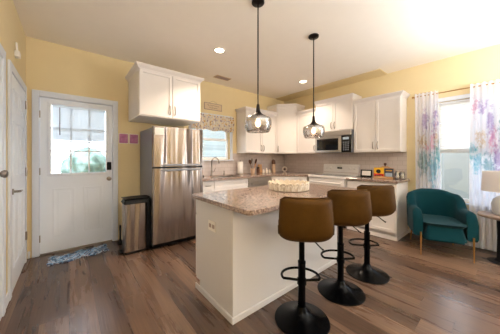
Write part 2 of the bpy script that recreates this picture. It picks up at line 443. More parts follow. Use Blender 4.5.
def front(T, F, u0, u1, z0, z1, hand=None, name='door', style='shaker', gap=.0045):
    """a door or drawer front on frame F of thing T; hand: None, 'l', 'r' (pull near that edge, low), 'L', 'R' (high), 'c' (drawer)"""
    w = u1-u0-2*gap; h = z1-z0-2*gap
    bm = shaker(w, h) if style == 'shaker' else slab(w, h)
    d = mesh(name, xf(bm, F @ Matrix.Translation((u0+gap, 0, z0+gap))), 'white', T, world=True)
    if hand:
        if hand == 'c': hb = pull((u0+u1)/2, (z0+z1)/2, .11, vert=False)
        else:
            u = u0+.035 if hand in 'lL' else u1-.035
            z = z0+.11 if hand in 'lr' else z1-.11
            hb = pull(u, z)
        mesh('handle', xf(hb, F), 'nickel', d, smooth=True, world=True, label='silver arched pull handle')
    return d
def crown(T, poly, z0, z1, sides, m='white', out=.05):
    h = z1-z0
    prof = [(0, 0), (.006, .04), (.008, .2), (.018, .35), (.036, .6), (.044, .8), (.05, .84), (.05, 1.0)]
    rings = [[(x, y, z0+f*h) for x, y in offset_poly(poly, [s*o*out/.05 for s in sides])] for o, f in prof]
    mesh('crown_molding', loft(BM(), rings), m, T, world=True)

# ------------------------------------------------------------------ the room
struct('floor', B(-L-.15, W+.15, YF-.15, D+.15, -.12, 0), 'floor')
struct('ceiling', B(-L-.15, W+.15, YF-.15, D+.15, H, H+.12), 'ceil')
def wall_x(name, x0, x1, y0, y1, holes):          # wall lying in a plane x = const, holes (a0, a1, z0, z1) along y
    bm = BM(); cur = y0
    for a0, a1, z0, z1 in sorted(holes):
        if a0 > cur: box(bm, x0, x1, cur, a0, 0, H)
        if z0 > 0: box(bm, x0, x1, a0, a1, 0, z0)
        if z1 < H: box(bm, x0, x1, a0, a1, z1, H)
        cur = a1
    if cur < y1: box(bm, x0, x1, cur, y1, 0, H)
    return struct(name, bm, 'wall')
def wall_y(name, y0, y1, x0, x1, holes):
    bm = BM(); cur = x0
    for a0, a1, z0, z1 in sorted(holes):
        if a0 > cur: box(bm, cur, a0, y0, y1, 0, H)
        if z0 > 0: box(bm, a0, a1, y0, y1, 0, z0)
        if z1 < H: box(bm, a0, a1, y0, y1, z1, H)
        cur = a1
    if cur < x1: box(bm, cur, x1, y0, y1, 0, H)
    return struct(name, bm, 'wall')
DX0, DX1, DZ = -.293, .503, 2.05                   # back door slab
WX0, WX1, WZ0, WZ1 = 1.80, 2.68, 1.235, 2.10       # sink window opening
SY0, SY1, SZ0, SZ1 = -.10, .74, .62, 2.13          # side window opening
wall_y('wall_back', D, D+.15, -L-.15, W+.15, [(DX0-.012, DX1+.012, 0, DZ+.012), (WX0, WX1, WZ0, WZ1)])
wall_x('wall_right', W, W+.15, YF, D, [(SY0, SY1, SZ0, SZ1), (-2.5, -.6, .3, 2.2)])
wall_x('wall_left', -L-.15, -L, YF, D, [])
wall_y('wall_front', YF-.15, YF, -L-.15, W+.15, [])
b = B(W-.36, W-.001, 1.41, D-.001, H-.014, H-.001)
struct('trim_1', b, 'wall', 'shallow yellow ceiling soffit strip above the range wall')

def baseboard(name, x0, x1, y0, y1): struct(name, B(x0, x1, y0, y1, 0.001, .09, bev=.004), 'trim')
baseboard('baseboard_back', -L+.016, DX0-.09, D-.015, D-.001)
baseboard('baseboard_right', W-.015, W-.001, YF+.02, 1.08)
baseboard('baseboard_left', -L+.001, -L+.015, 2.64, 2.80)

# back door (half lite) with casing
d = struct('door_2', BM(), 'door', 'white half glazed back door in white casing')
c = BM()
box(c, DX0-.075, DX0-.008, D-.02, D-.001, .001, DZ+.085, bev=.003); box(c, DX1+.008, DX1+.075, D-.02, D-.001, .001, DZ+.085, bev=.003)
box(c, DX0-.008, DX1+.008, D-.02, D-.001, DZ+.010, DZ+.085, bev=.003)
box(c, DX0-.010, DX0-.004, D, D+.13, .001, DZ+.006); box(c, DX1+.004, DX1+.010, D, D+.13, .001, DZ+.006); box(c, DX0-.004, DX1+.004, D, D+.13, DZ+.004, DZ+.01)
struct('casing', c, 'trim', parent=d)
LX0, LX1, LZ0, LZ1 = -.19, .425, 1.055, 1.975
yd0, yd1 = D+.004, D+.048
b = BM()
box(b, DX0, LX0-.03, yd0, yd1, .022, DZ); box(b, LX1+.0, DX1, yd0, yd1, .022, DZ)
box(b, LX0-.03, LX1, yd0, yd1, LZ1+.0, DZ); box(b, LX0-.03, LX1, yd0, yd1, .022, LZ0)
for px0, px1 in ((-.17, .06), (.15, .38)):      # two embossed lower panels
    z0, z1 = .22, .86
    for a0, a1, q0, q1 in ((px0, px1, z0, z0+.022), (px0, px1, z1-.022, z1), (px0, px0+.022, z0+.022, z1-.022), (px1-.022, px1, z0+.022, z1-.022)):
        box(b, a0, a1, yd0-.007, yd0+.001, q0, q1, bev=.0032)
    box(b, px0+.05, px1-.05, yd0-.006, yd0+.001, z0+.05, z1-.05, bev=.0032)
struct('door_slab', b, 'door', parent=d)
b = BM()
for a0, a1, q0, q1 in ((LX0-.03, LX1+.03, LZ1-.005, LZ1+.028), (LX0-.03, LX1+.03, LZ0-.03, LZ0+.005), (LX0-.03, LX0+.005, LZ0+.005, LZ1-.005), (LX1-.005, LX1+.03, LZ0+.005, LZ1-.005)):
    box(b, a0, a1, D-.012, D+.006, q0, q1, bev=.004)
struct('glazing_frame', b, 'door', parent=d)
b = BM()
for k in (1, 2):
    x = LX0+(LX1-LX0)*k/3; box(b, x-.009, x+.009, D+.030, D+.044, LZ0, LZ1)
for k in (1, 2):
    z = LZ0+(LZ1-LZ0)*k/3; box(b, LX0, LX1, D+.031, D+.043, z-.009, z+.009)
struct('muntins', b, 'sash', parent=d)
struct('glass_pane', B(LX0, LX1, D+.036, D+.038, LZ0, LZ1), 'pane', parent=d)
b = BM()
z = LZ1-.035
while z > 1.50:
    box(b, LX0+.012, LX1-.012, D+.008, D+.026, z-.0012+.0, z+.0012); z -= .017
for i, v in enumerate(b.verts):
    v.co.z -= (v.co.y-(D+.017))*1.0
box(b, LX0+.008, LX1-.008, D+.006, D+.028, LZ1-.03, LZ1-.005); box(b, LX0+.01, LX1-.01, D+.006, D+.026, 1.482, 1.497)
struct('mini_blind', b, 'blind', parent=d)
struct('blind_wand', tube(BM(), [(LX0+.09, D-.002, LZ1-.03), (LX0+.09, D-.004, LZ1-.40)], .005, 8), 'ink', parent=d, smooth=True)
struct('keypad_lock', B(.432, .492, D-.022, yd0, 1.085, 1.205, bev=.008, seg=2), 'blackmatte', 'black keypad deadbolt', parent=d)
kb = lathe(BM(), [(.03, 0), (.03, .006), (.012, .010), (.011, .03), (.022, .036), (.029, .05), (.026, .064), (.012, .07)], seg=20)
struct('door_knob', xf(kb, Matrix.Translation((.462, yd0, .955)) @ Matrix.Rotation(PI/2, 4, 'X')), 'nickel', parent=d, smooth=True)
for z in (.22, 1.09, 1.83):
    struct('hinge', tube(BM(), [(DX0-.004, D-.006, z-.045), (DX0-.004, D-.006, z+.045)], .008, 8), 'nickel', parent=d, smooth=True)
struct('threshold', B(DX0, DX1, D-.03, D+.1, .001, .02, bev=.004), 'nickel', parent=d)

# closed six panel door on the left wall with casing
d = struct('door_1', BM(), 'door', 'white panelled door in the left wall, seen edge on')
LY0, LY1 = 2.88, 3.69
c = BM()
box(c, -L+.001, -L+.02, LY0-.075, LY0-.006, .001, DZ+.085, bev=.003); box(c, -L+.001, -L+.02, LY1+.006, LY1+.07, .001, DZ+.085, bev=.003)
box(c, -L+.001, -L+.02, LY0-.006, LY1+.006, DZ+.008, DZ+.085, bev=.003)
struct('casing', c, 'trim', parent=d)
b = B(-L+.001, -L+.012, LY0, LY1, .012, DZ)
for y0, y1 in ((LY0+.11, LY0+.36), (LY1-.36, LY1-.11)):
    for z0, z1 in ((.22, .92), (1.08, 1.62), (1.72, 1.93)):
        for a0, a1, q0, q1 in ((y0, y1, z0, z0+.02), (y0, y1, z1-.02, z1), (y0, y0+.02, z0+.02, z1-.02), (y1-.02, y1, z0+.02, z1-.02)):
            box(b, -L+.011, -L+.018, a0, a1, q0, q1, bev=.003)
        box(b, -L+.011, -L+.017, y0+.045, y1-.045, z0+.045, z1-.045, bev=.003)
struct('door_slab', b, 'door', parent=d)
for z in (.33, 1.10, 1.90):
    struct('hinge', tube(BM(), [(-L+.022, LY1+.003, z-.05), (-L+.022, LY1+.003, z+.05)], .009, 8), 'nickel', parent=d, smooth=True)
b = lathe(BM(), [(.028, 0), (.028, .008), (.011, .012), (.011, .05)], seg=16); xf(b, Matrix.Translation((-L+.012, LY0+.065, .95)) @ Matrix.Rotation(PI/2, 4, 'Y'))
tube(b, [(-L+.06, LY0+.065, .95), (-L+.062, LY0+.10, .95), (-L+.06, LY0+.175, .945)], [.011, .010, .008], 10)
struct('lever_handle', b, 'nickel', parent=d, smooth=True)
# nearer door on the left wall, only its casing edge in view
d = struct('door_3', BM(), 'door', 'white door casing at the left edge of the view')
b = BM(); box(b, -L+.001, -L+.02, 2.56, 2.63, .001, DZ+.085, bev=.003); box(b, -L+.001, -L+.02, 1.75, 1.82, .001, DZ+.085, bev=.003); box(b, -L+.001, -L+.02, 1.82, 2.56, DZ+.008, DZ+.085, bev=.003)
struct('casing', b, 'trim', parent=d)
struct('door_slab', B(-L+.001, -L+.012, 1.822, 2.558, .012, DZ), 'door', parent=d)
b = lathe(BM(), [(.03, 0), (.03, .006), (.012, .010), (.011, .03), (.022, .036), (.029, .05), (.026, .064), (.012, .07)], seg=20)
struct('door_knob', xf(b, Matrix.Translation((-L+.012, 2.30, 1.15)) @ Matrix.Rotation(PI/2, 4, 'Y')), 'nickel', parent=d, smooth=True)

# sink window
d = struct('window_1', BM(), 'sash', 'white double hung window above the sink')
c = BM()
box(c, WX1, WX1+.065, D-.018, D-.001, WZ0-.03, WZ1+.06, bev=.003); box(c, WX0-.065, WX0, D-.018, D-.001, WZ0-.03, WZ1+.06, bev=.003); box(c, WX0, WX1, D-.018, D-.001, WZ1, WZ1+.06, bev=.003)
struct('casing', c, 'trim', parent=d)
struct('sill', B(WX0-.08, WX1+.08, D-.05, D+.06, WZ0-.028, WZ0-.002, bev=.004), 'trim', parent=d)
def sash(parent, axis, a0, a1, z0, z1, p, fw=.045, t=.03):
    b = BM()
    R = ((a0, a1, z0, z0+fw), (a0, a1, z1-fw, z1), (a0, a0+fw, z0+fw, z1-fw), (a1-fw, a1, z0+fw, z1-fw))
    for q in R:
        if axis == 'y': box(b, q[0], q[1], p, p+t, q[2], q[3], bev=.003)
        else: box(b, p, p+t, q[0], q[1], q[2], q[3], bev=.003)
    s = struct('sash', b, 'sash', parent=parent)
    if axis == 'y': g = B(a0+fw, a1-fw, p+.013, p+.016, z0+fw, z1-fw)
    else: g = B(p+.013, p+.016, a0+fw, a1-fw, z0+fw, z1-fw)
    struct('pane', g, 'pane', parent=s)
sash(d, 'y', WX0+.006, WX1-.006, WZ0+.002, 1.665, D+.045); sash(d, 'y', WX0+.006, WX1-.006, 1.63, WZ1-.004, D+.08)
# side window
d = struct('window_2', BM(), 'sash', 'white double hung window between the two curtains')
c = BM()
for a0, a1, q0, q1 in ((SY0-.065, SY0, SZ0-.03, SZ1+.06), (SY1, SY1+.065, SZ0-.03, SZ1+.06), (SY0, SY1, SZ1, SZ1+.06)):
    box(c, W-.018, W-.001, a0, a1, q0, q1, bev=.003)
struct('casing', c, 'trim', parent=d)
struct('sill', B(W-.045, W+.06, SY0-.08, SY1+.08, SZ0-.028, SZ0-.002, bev=.004), 'trim', parent=d)
sash(d, 'x', SY0+.006, SY1-.006, SZ0+.002, 1.39, W+.045); sash(d, 'x', SY0+.006, SY1-.006, 1.355, SZ1-.004, W+.08)
b = BM(); zz = 1.40; pts = []
n = 24
for k in range(n):
    z0 = 1.405+(SZ1-.03-1.405)*k/n; z1 = 1.405+(SZ1-.03-1.405)*(k+1)/n
    vv = [b.verts.new(p) for p in ((W+.030, SY0+.012, z0), (W+.030, SY1-.012, z0), (W+.022, SY1-.012, (z0+z1)/2), (W+.022, SY0+.012, (z0+z1)/2), (W+.030, SY1-.012, z1), (W+.030, SY0+.012, z1))]
    b.faces.new((vv[0], vv[1], vv[2], vv[3])); b.faces.new((vv[3], vv[2], vv[4], vv[5]))
struct('cellular_shade', b, 'shade', parent=d)
b = BM(); box(b, W+.01, W+.04, SY0+.01, SY1-.01, SZ1-.035, SZ1-.005, bev=.003); box(b, W+.012, W+.038, SY0+.012, SY1-.012, 1.385, 1.405, bev=.003)
struct('shade_rail', b, 'sash', parent=d)

# tiled splashback (on the walls)
struct('wall_backsplash', B(1.66, WX0-.066, D-.008, D-.001, CT+.001, 1.365), 'tile', 'white subway tile splashback')
bs = bpy.data.objects['wall_backsplash']
struct('sink_panel', B(WX0-.066, WX1+.066, D-.008, D-.001, CT+.001, WZ0-.03), 'tile', parent=bs)
struct('corner_panel', B(WX1+.066, W-.009, D-.008, D-.001, CT+.001, 1.365), 'tile', parent=bs)
struct('range_panel', B(W-.008, W-.001, 1.12, D-.009, CT+.001, 1.365), 'tile', parent=bs)

# outside: lawn, hedge, neighbour's wall, fence
struct('ground', B(-12, 16, -12, 16, -.5, -.3), 'grass', 'lawn outside the windows')
hb = BM()
for k in range(26):
    x = -2.2+k*.16; r = random.uniform(.25, .5)
    bmesh.ops.create_icosphere(hb, subdivisions=2, radius=r, matrix=Matrix.Translation((x, D+3.2+random.uniform(-.3, .3), random.uniform(-.1, 1.15))))
single('hedge', hb, 'green', 'green hedge seen through the back door glass', 'hedge', kind='stuff')
struct('trim_2', B(1.2, 9, D+4, D+4.2, -.3, 5.6), 'siding', 'pale lap siding of the house next door')
struct('trim_3', B(W+2.2, W+2.3, -4, 4, -.3, 1.45), 'fence', 'white fence outside the side window')

# ------------------------------------------------------------------ kitchen: back wall
FA = lambda x0, z0, depth: frame((x0, D-depth, z0), (1, 0), (0, -1))
FB = lambda y1, z0, depth: frame((W-depth, y1, z0), (0, -1), (-1, 0))     # u runs towards the camera side
def wallcab_A(name, label, x0, x1, z0, z1, depth, ct, doors, sides):
    T = thing(name, label, 'cabinet', ((x0+x1)/2, D-depth/2, z0), group='white wall cabinets')
    mesh('cabinet_body', B(x0, x1, D-depth, D-.002, z0, z1), 'white', T, world=True)
    F = FA(x0, 0, depth); w = (x1-x0)/len(doors)
    for i, h in enumerate(doors): front(T, F, i*w, (i+1)*w, z0+.008, z1-.004, h)
    crown(T, [(x0, D-depth-.02), (x1, D-depth-.02), (x1, D-.002), (x0, D-.002)], z1-.02, ct, sides)
    return T
def wallcab_B(name, label, y0, y1, z0, z1, depth, ct, doors, sides):
    T = thing(name, label, 'cabinet', (W-depth/2, (y0+y1)/2, z0), group='white wall cabinets')
    mesh('cabinet_body', B(W-depth, W-.002, y0, y1, z0, z1), 'white', T, world=True)
    F = FB(y1, 0, depth); w = (y1-y0)/len(doors)
    for i, h in enumerate(doors): front(T, F, i*w, (i+1)*w, z0+.008, z1-.004, h)
    crown(T, [(W-depth-.02, y1), (W-depth-.02, y0), (W-.002, y0), (W-.002, y1)], z1-.02, ct, sides)
    return T
wallcab_A('wall_cabinet', 'white two door wall cabinet hung above the stainless refrigerator', .724, 1.627, 1.843, 2.485, .67, 2.535, ['r', 'l'], [1, 1, 0, 1])
wallcab_A('wall_cabinet', 'white two door wall cabinet right of the sink window', 2.864, 3.808, 1.368, 2.285, .31, 2.335, ['r', 'l'], [1, 0, 0, 1])
# diagonal corner cabinet, taller than its neighbours
T = thing('wall_cabinet', 'tall white single door wall cabinet set diagonally in the room corner', 'cabinet', (4.1, 3.5, 1.368), group='white wall cabinets')
PA, PB = (3.812, 3.535), (4.14, 3.19)
poly = [(3.812, D-.010), (3.812, 3.535), (4.14, 3.19), (W-.010, 3.19), (W-.010, D-.010)]
mesh('cabinet_body', prism(BM(), poly, 1.368, 2.49), 'white', T, world=True)
dv = Vector((PB[0]-PA[0], PB[1]-PA[1])); dn = Vector((dv.y, -dv.x)).normalized(); dw = dv.length
Fd = frame((PA[0], PA[1], 0), (dv.x, dv.y), (dn.x, dn.y))
front(T, Fd, .012, dw-.012, 1.376, 2.485, 'l')
crown(T, poly, 2.475, 2.538, [.3, 1, .3, 0, 0])
wallcab_B('wall_cabinet', 'white single door wall cabinet between corner cabinet and microwave', 2.668, 3.186, 1.368, 2.285, .31, 2.338, ['r'], [1, 0, 0, 0])
wallcab_B('wall_cabinet', 'short white two door wall cabinet directly above the microwave', 1.872, 2.662, 1.805, 2.415, .33, 2.472, ['r', 'l'], [1, .4, 0, .4])
wallcab_B('wall_cabinet', 'white two door wall cabinet right of the microwave, nearest the curtains', 1.122, 1.866, 1.368, 2.285, .31, 2.338, ['r', 'l'], [1, 1, 0, 0])

# base cabinets on the back wall
def base_body(T, x0, x1, y0, y1, toe):
    bm = B(x0, x1, y0, y1, .10, .872)
    tx0, tx1, ty0, ty1 = x0, x1, y0, y1
    if toe == 'y': ty0 += .06
    if toe == 'x': tx0 += .06
    box(bm, tx0, tx1, ty0, ty1, .001, .10)
    mesh('cabinet_body', bm, 'white', T, world=True)
T = thing('base_cabinet', 'narrow white drawer base cabinet right beside the refrigerator', 'cabinet', (1.81, 3.54, 0), group='white base cabinets')
base_body(T, 1.70, 1.925, D-.59, D-.012, 'y')
F = FA(1.70, 0, .59); front(T, F, 0, .225, .72, .865, 'c', 'drawer', 'slab'); front(T, F, 0, .225, .11, .712, 'R')
T = thing('base_cabinet', 'white sink base cabinet below the faucet', 'cabinet', (2.31, 3.54, 0), group='white base cabinets')
bm = B(1.93, 2.69, D-.59, D-.012, .10, .66); box(bm, 1.93, 2.69, D-.53, D-.012, .001, .10)
box(bm, 1.93, 2.69, D-.59, D-.55, .66, .872); box(bm, 1.93, 1.95, D-.55, D-.012, .66, .872); box(bm, 2.67, 2.69, D-.55, D-.012, .66, .872)
mesh('cabinet_body', bm, 'white', T, world=True)
F = FA(1.93, 0, .59); front(T, F, 0, .76, .72, .865, None, 'drawer', 'shaker'); front(T, F, 0, .38, .11, .712, 'R'); front(T, F, .38, .76, .11, .712, 'L')
# dishwasher
T = thing('dishwasher', 'stainless steel dishwasher under the worktop, right of the sink', 'dishwasher', (3.0, 3.54, 0))
mesh('dishwasher_body', B(2.70, 3.335, D-.56, D-.012, .02, .87), 'blackmatte', T, world=True)
mesh('door', B(2.715, 3.32, D-.605, D-.561, .11, .78, bev=.004), 'steel2', T, world=True)
mesh('control_strip', B(2.715, 3.32, D-.605, D-.561, .785, .868, bev=.004), 'steel2', T, world=True)
mesh('handle', tube(BM(), [(2.77, D-.605, .755), (2.77, D-.64, .755), (3.265, D-.64, .755), (3.265, D-.605, .755)], .010, 8), 'steel2', T, smooth=True, world=True)
# diagonal corner base
CA, CB = (3.345, 3.235), (3.84, 2.70)
T = thing('base_cabinet', 'white diagonal corner base cabinet behind the island', 'cabinet', (3.95, 3.35, 0), group='white base cabinets')
poly = [(3.345, D-.012), CA, CB, (W-.012, 2.70), (W-.012, D-.012)]
mesh('cabinet_body', prism(BM(), poly, .10, .872), 'white', T, world=True)
dv = Vector((CB[0]-CA[0], CB[1]-CA[1])); dn = Vector((dv.y, -dv.x)).normalized(); dw = dv.length
Fd = frame((CA[0], CA[1], 0), (dv.x, dv.y), (dn.x, dn.y))
front(T, Fd, .03, dw-.03, .11, .865, 'L')
mesh('toe_kick', prism(BM(), [(3.345, D-.02), (3.40, 3.29), (3.89, 2.76), (W-.02, 2.76), (W-.02, D-.02)], .001, .099), 'white', T, world=True)
# base cabinet right of the range
T = thing('base_cabinet', 'white end base cabinet between range and teal armchair', 'cabinet', (4.15, 1.48, 0), group='white base cabinets')
base_body(T, W-.59, W-.012, 1.118, 1.86, 'x')
mesh('end_panel', B(W-.60, W-.012, 1.100, 1.117, .001, .872), 'white', T, world=True)
F = FB(1.86, 0, .59); front(T, F, 0, .742, .72, .865, 'c', 'drawer', 'slab'); front(T, F, 0, .371, .11, .712, 'R'); front(T, F, .371, .742, .11, .712, 'L')
b = BM(); box(b, W-.615, W-.003, 1.088, 1.099, .001, .055, bev=.003); box(b, W-.615, W-.603, 1.0995, 1.86, .001, .055, bev=.003)
mesh('shoe_molding', b, 'white', T, world=True)

# worktops
T = thing('countertop', 'brown speckled granite worktop wrapping the corner, with the sink', 'countertop', (2.9, 3.5, .875))
bm = BM(); z0, z1 = .876, CT
yb = D-.009; yf = D-.64
box(bm, 1.665, 2.02, yf, yb, z0, z1); box(bm, 2.60, 3.30, yf, yb, z0, z1)
box(bm, 2.02, 2.60, yf, 3.30, z0, z1); box(bm, 2.02, 2.60, 3.66, yb, z0, z1)
prism(bm, [(3.30, yf), (3.335, yf), (W-.64, 2.690), (W-.64, 2.648), (W-.010, 2.648), (W-.010, yb), (3.30, yb)], z0, z1)
mesh('worktop', bm, 'granite', T, world=True)
single('countertop', B(W-.64, W-.010, 1.075, 1.868, z0, z1, bev=.004), 'granite', 'short brown granite worktop at the right, holding books and jars', 'countertop')
# sink
bm = BM(); box(bm, 2.022, 2.598, 3.302, 3.658, .69, .70); box(bm, 2.022, 2.03, 3.302, 3.658, .70, .905); box(bm, 2.59, 2.598, 3.302, 3.658, .70, .905); box(bm, 2.03, 2.59, 3.302, 3.31, .70, .905); box(bm, 2.03, 2.59, 3.65, 3.658, .70, .905)
single('sink', bm, 'steel2', 'steel kitchen sink sunk in the granite below the window', 'sink')
# faucet
T = thing('faucet', 'tall gooseneck nickel faucet in front of the sink window', 'faucet', (2.17, 3.735, CT+.001))
mesh('base', lathe(BM(), [(.028, 0), (.028, .008), (.02, .02), (.018, .10), (.016, .11)], seg=20), 'nickel', T, smooth=True)
pts = [(0, 0, .10), (0, 0, .27)] + [(0+.075*(1-math.cos(a)), -.02*(a/PI), .27+.085*math.sin(a)) for a in [PI*k/10 for k in range(1, 10)]] + [(.148, -.025, .275), (.155, -.03, .24)]
mesh('spout', tube(BM(), pts, [.0125]*(len(pts)-2)+[.016, .018], 12), 'nickel', T, smooth=True)
mesh('lever', tube(BM(), [(.016, -.005, .07), (.05, -.01, .085), (.075, -.015, .15)], [.011, .009, .007], 10), 'nickel', T, smooth=True)
# soap dispenser
T = thing('soap_dispenser', 'small nickel soap pump beside the faucet', 'soap dispenser', (2.46, 3.73, CT+.001))
mesh('pump_base', lathe(BM(), [(.02, 0), (.02, .03), (.012, .04), (.010, .07), (.014, .075), (.014, .09), (.004, .092)], seg=16), 'nickel', T, smooth=True)
mesh('nozzle', tube(BM(), [(0, 0, .084), (-.02, -.03, .086), (-.022, -.045, .075)], .006, 8), 'nickel', T, smooth=True)
# caddy with soap bottle
T = thing('sink_caddy', 'black sink caddy next to the refrigerator', 'caddy', (1.88, 3.70, CT+.001))
b = BM(); pillow(b, .17, .10, 0, .022, .02, .004); tube(b, [(-.07, .03, .02), (-.07, .03, .13), (-.035, .03, .15), (0, .03, .10), (0, .03, .02)], .008, 8)
mesh('tray', b, 'blackmatte', T, smooth=True)
single('soap_bottle', lathe(BM(), [(.022, 0), (.025, .01), (.025, .085), (.012, .105), (.011, .125), (.015, .127), (.015, .145), (.003, .147)], (1.925, 3.69, CT+.024), 18), 'soap', 'amber soap bottle standing in the black sink caddy', 'bottle', smooth=True)
# paper towel roll
T = thing('paper_towel_roll', 'upright white paper towel roll below the left end of wall cabinets', 'paper towel', (2.875, 3.73, CT+.001))
mesh('holder_base', lathe(BM(), [(.07, 0), (.07, .008), (.066, .012)], seg=24), 'nickel', T, smooth=True)
mesh('roll', lathe(BM(), [(.058, .013), (.06, .016), (.06, .268), (.058, .271)], seg=28), 'paper', T, smooth=True)
mesh('holder_post', lathe(BM(), [(.009, .271), (.009, .288), (.014, .292), (.013, .303), (.004, .307)], seg=14), 'nickel', T, smooth=True)

# counter dressing between the paper towels and the corner
Y1 = 3.68
cx = 3.1907
T = thing('utensil_crock', 'pale wooden crock full of cooking utensils', 'crock', (cx, Y1, CT+.001))
prof = [(.040, 0), (.046, .01), (.050, .11), (.048, .115), (.044, .11), (.040, .02), (.005, .018)]
mesh('crock', lathe(BM(), prof, seg=24), 'tan', T, smooth=True)
def utensil(name, label, cat, dx, dy, tx, ty, hl, m, head):
    z = CT+.026
    b = BM(); p0 = Vector((cx+dx, Y1+dy, z)); p1 = Vector((cx+tx, Y1+ty, z+hl)); dr = (p1-p0).normalized()
    tube(b, [p0, p0.lerp(p1, .5), p1], [.006, .006, .007], 8)
    rx, rz, ry = head
    hd = BM(); bmesh.ops.create_uvsphere(hd, u_segments=14, v_segments=8, radius=1)
    q = dr.to_track_quat('Z', 'Y').to_matrix().to_4x4()
    xf(hd, Matrix.Translation(p1+dr*rz*.85) @ q @ Matrix.Diagonal((rx*1.25, ry*1.25, rz*1.15, 1)))
    tmp = bpy.data.meshes.new('tmp'); hd.to_mesh(tmp); hd.free(); b.from_mesh(tmp); bpy.data.meshes.remove(tmp)
    single(name, b, m, label, cat, loc=tuple(p0), group='utensils in the crock', smooth=True)
utensil('wooden_spoon', 'dark wooden spoon leaning left out of the crock', 'spoon', -.008, 0, -.075, -.01, .20, 'darkwood', (.034, .048, .012))
utensil('ladle', 'grey metal ladle standing upright at the back of the crock', 'ladle', 0, .012, -.005, .02, .245, 'nickel', (.034, .04, .02))
utensil('spatula', 'brown spatula leaning right out of the crock', 'spatula', .008, 0, .075, -.005, .21, 'darkwood', (.03, .05, .008))
utensil('wooden_spoon', 'light wooden spoon at the front of the crock, shortest of the utensils', 'spoon', 0, -.02, .02, -.055, .13, 'maple', (.028, .04, .012))
# jars and small things
cx2 = 3.3398
T = thing('spice_jar', 'brown glass spice jar with dark lid beside the utensil crock', 'jar', (cx2, 3.66, CT+.001))
mesh('jar', lathe(BM(), [(.03, 0), (.034, .006), (.034, .10), (.028, .112)], seg=20), 'darkwood', T, smooth=True); mesh('lid', lathe(BM(), [(.03, .112), (.03, .14), (.027, .143)], seg=20), 'blackmatte', T, smooth=True)
cx3 = 3.5120
bm = B(cx3-.065, cx3+.065, 3.735, 3.75, CT+.002, CT+.20, bev=.005); bmesh.ops.rotate(bm, cent=(cx3, 3.74, CT), matrix=Matrix.Rotation(-.12, 3, 'X'), verts=bm.verts)
bmesh.ops.translate(bm, vec=(0, .03, .001), verts=bm.verts)
single('cutting_board', bm, 'maple', 'small light wood cutting board leaning on the tile behind white shakers', 'cutting board')
for k, (jx, h, lab) in enumerate(((3.4881, .085, 'left of the three small white shakers by the cutting board'), (3.5889, .105, 'middle and tallest of the three small white shakers'), (3.6821, .085, 'right of the three small white shakers, next to the bottle'))):
    T = thing('shaker', lab, 'shaker', (jx, 3.64, CT+.001), group='white shakers on the worktop')
    mesh('body', lathe(BM(), [(.022, 0), (.026, .006), (.024, h*.6), (.017, h*.75)], seg=18), 'cream', T, smooth=True)
    mesh('cap', lathe(BM(), [(.017, h*.75), (.019, h*.8), (.018, h*.95), (.006, h)], seg=18), 'cream', T, smooth=True)
cx4 = 3.8891
T = thing('bottle', 'tall tan bottle with dark brown domed top near the corner', 'bottle', (cx4, 3.70, CT+.001))
mesh('bottle', lathe(BM(), [(.042, 0), (.046, .008), (.046, .19), (.044, .20)], seg=24), 'tan', T, smooth=True)
mesh('cap', lathe(BM(), [(.044, .20), (.046, .205), (.046, .25), (.036, .29), (.02, .315), (.006, .32)], seg=24), 'darkwood', T, smooth=True)
# round white ring clock
cq = (4.2053, 3.62)
T = thing('round_clock', 'round white table clock with dark centre in the worktop corner', 'clock', (cq[0], cq[1], CT+.001), -.6867)
b = BM(); rg = []
for k in range(32):
    a = 2*PI*k/32; cx_, cz_ = .051*math.cos(a), .070+.051*math.sin(a); n = Vector((math.cos(a), 0, math.sin(a)))
    rg.append([Vector((cx_, 0, cz_))+n*.019*math.cos(2*PI*j/10)+Vector((0, .023*math.sin(2*PI*j/10), 0)) for j in range(10)])
loft(b, rg, False, True)
mesh('rim', b, 'cream', T, smooth=True)
b = lathe(BM(), [(.041, -.01), (.041, .012)], seg=28); xf(b, Matrix.Translation((0, 0, .070)) @ Matrix.Rotation(PI/2, 4, 'X'))
mesh('face', b, 'greyframe', T, smooth=True)
b = lathe(BM(), [(.018, .0), (.018, .010), (.012, .014)], seg=18); xf(b, Matrix.Translation((0, -.012, .070)) @ Matrix.Rotation(PI/2, 4, 'X'))
mesh('hub', b, 'blackmatte', T, smooth=True)
mesh('foot', B(-.022, .022, -.022, .022, 0, .006, bev=.002), 'cream', T)

# ------------------------------------------------------------------ refrigerator
FX0, FX1, FY = .883, 1.637, 3.083
T = thing('refrigerator', 'stainless steel top freezer refrigerator beneath a wall cabinet', 'refrigerator', ((FX0+FX1)/2, 3.45, 0))
mesh('cabinet', B(FX0+.004, FX1-.004, FY+.075, D-.03, .03, 1.695, bev=.006), 'fridgeside', T, world=True)
def bowed(x0, x1, yf_, yb_, z0, z1, bow=.018):
    pl = [(x0, yb_), (x0, yf_+bow+.004), (x0+.012, yf_+bow*.75)]
    for k in range(1, 12):
        u = k/12; pl.append((x0+.012+(x1-x0-.024)*u, yf_+bow*.75*(2*u-1)**2))
    pl += [(x1-.012, yf_+bow*.75), (x1, yf_+bow+.004), (x1, yb_)]
    return prism(BM(), pl, z0, z1)
fz = mesh('freezer_door', bowed(FX0, FX1, FY-.008, FY+.07, 1.142, 1.704), 'steel', T, smooth=True, world=True, ang=.5)
fd = mesh('fridge_door', bowed(FX0, FX1, FY-.008, FY+.07, .075, 1.118), 'steel', T, smooth=True, world=True, ang=.5)
def handle_bar(zc, s):
    b = BM(); rg = []
    for x, w in ((FX0+.115, .004), (FX0+.16, .014), (FX1-.09, .014), (FX1-.045, .004)):
        rg.append([(x, FY-.020, zc-w), (x, FY-.034, zc-w*.6), (x, FY-.034, zc+w*.6), (x, FY-.020, zc+w), (x, FY+.004, zc+w), (x, FY+.004, zc-w)])
    return loft(b, rg)
mesh('handle', handle_bar(1.165, 1), 'fridgeside', fz, world=True, label='dark grey horizontal grip')
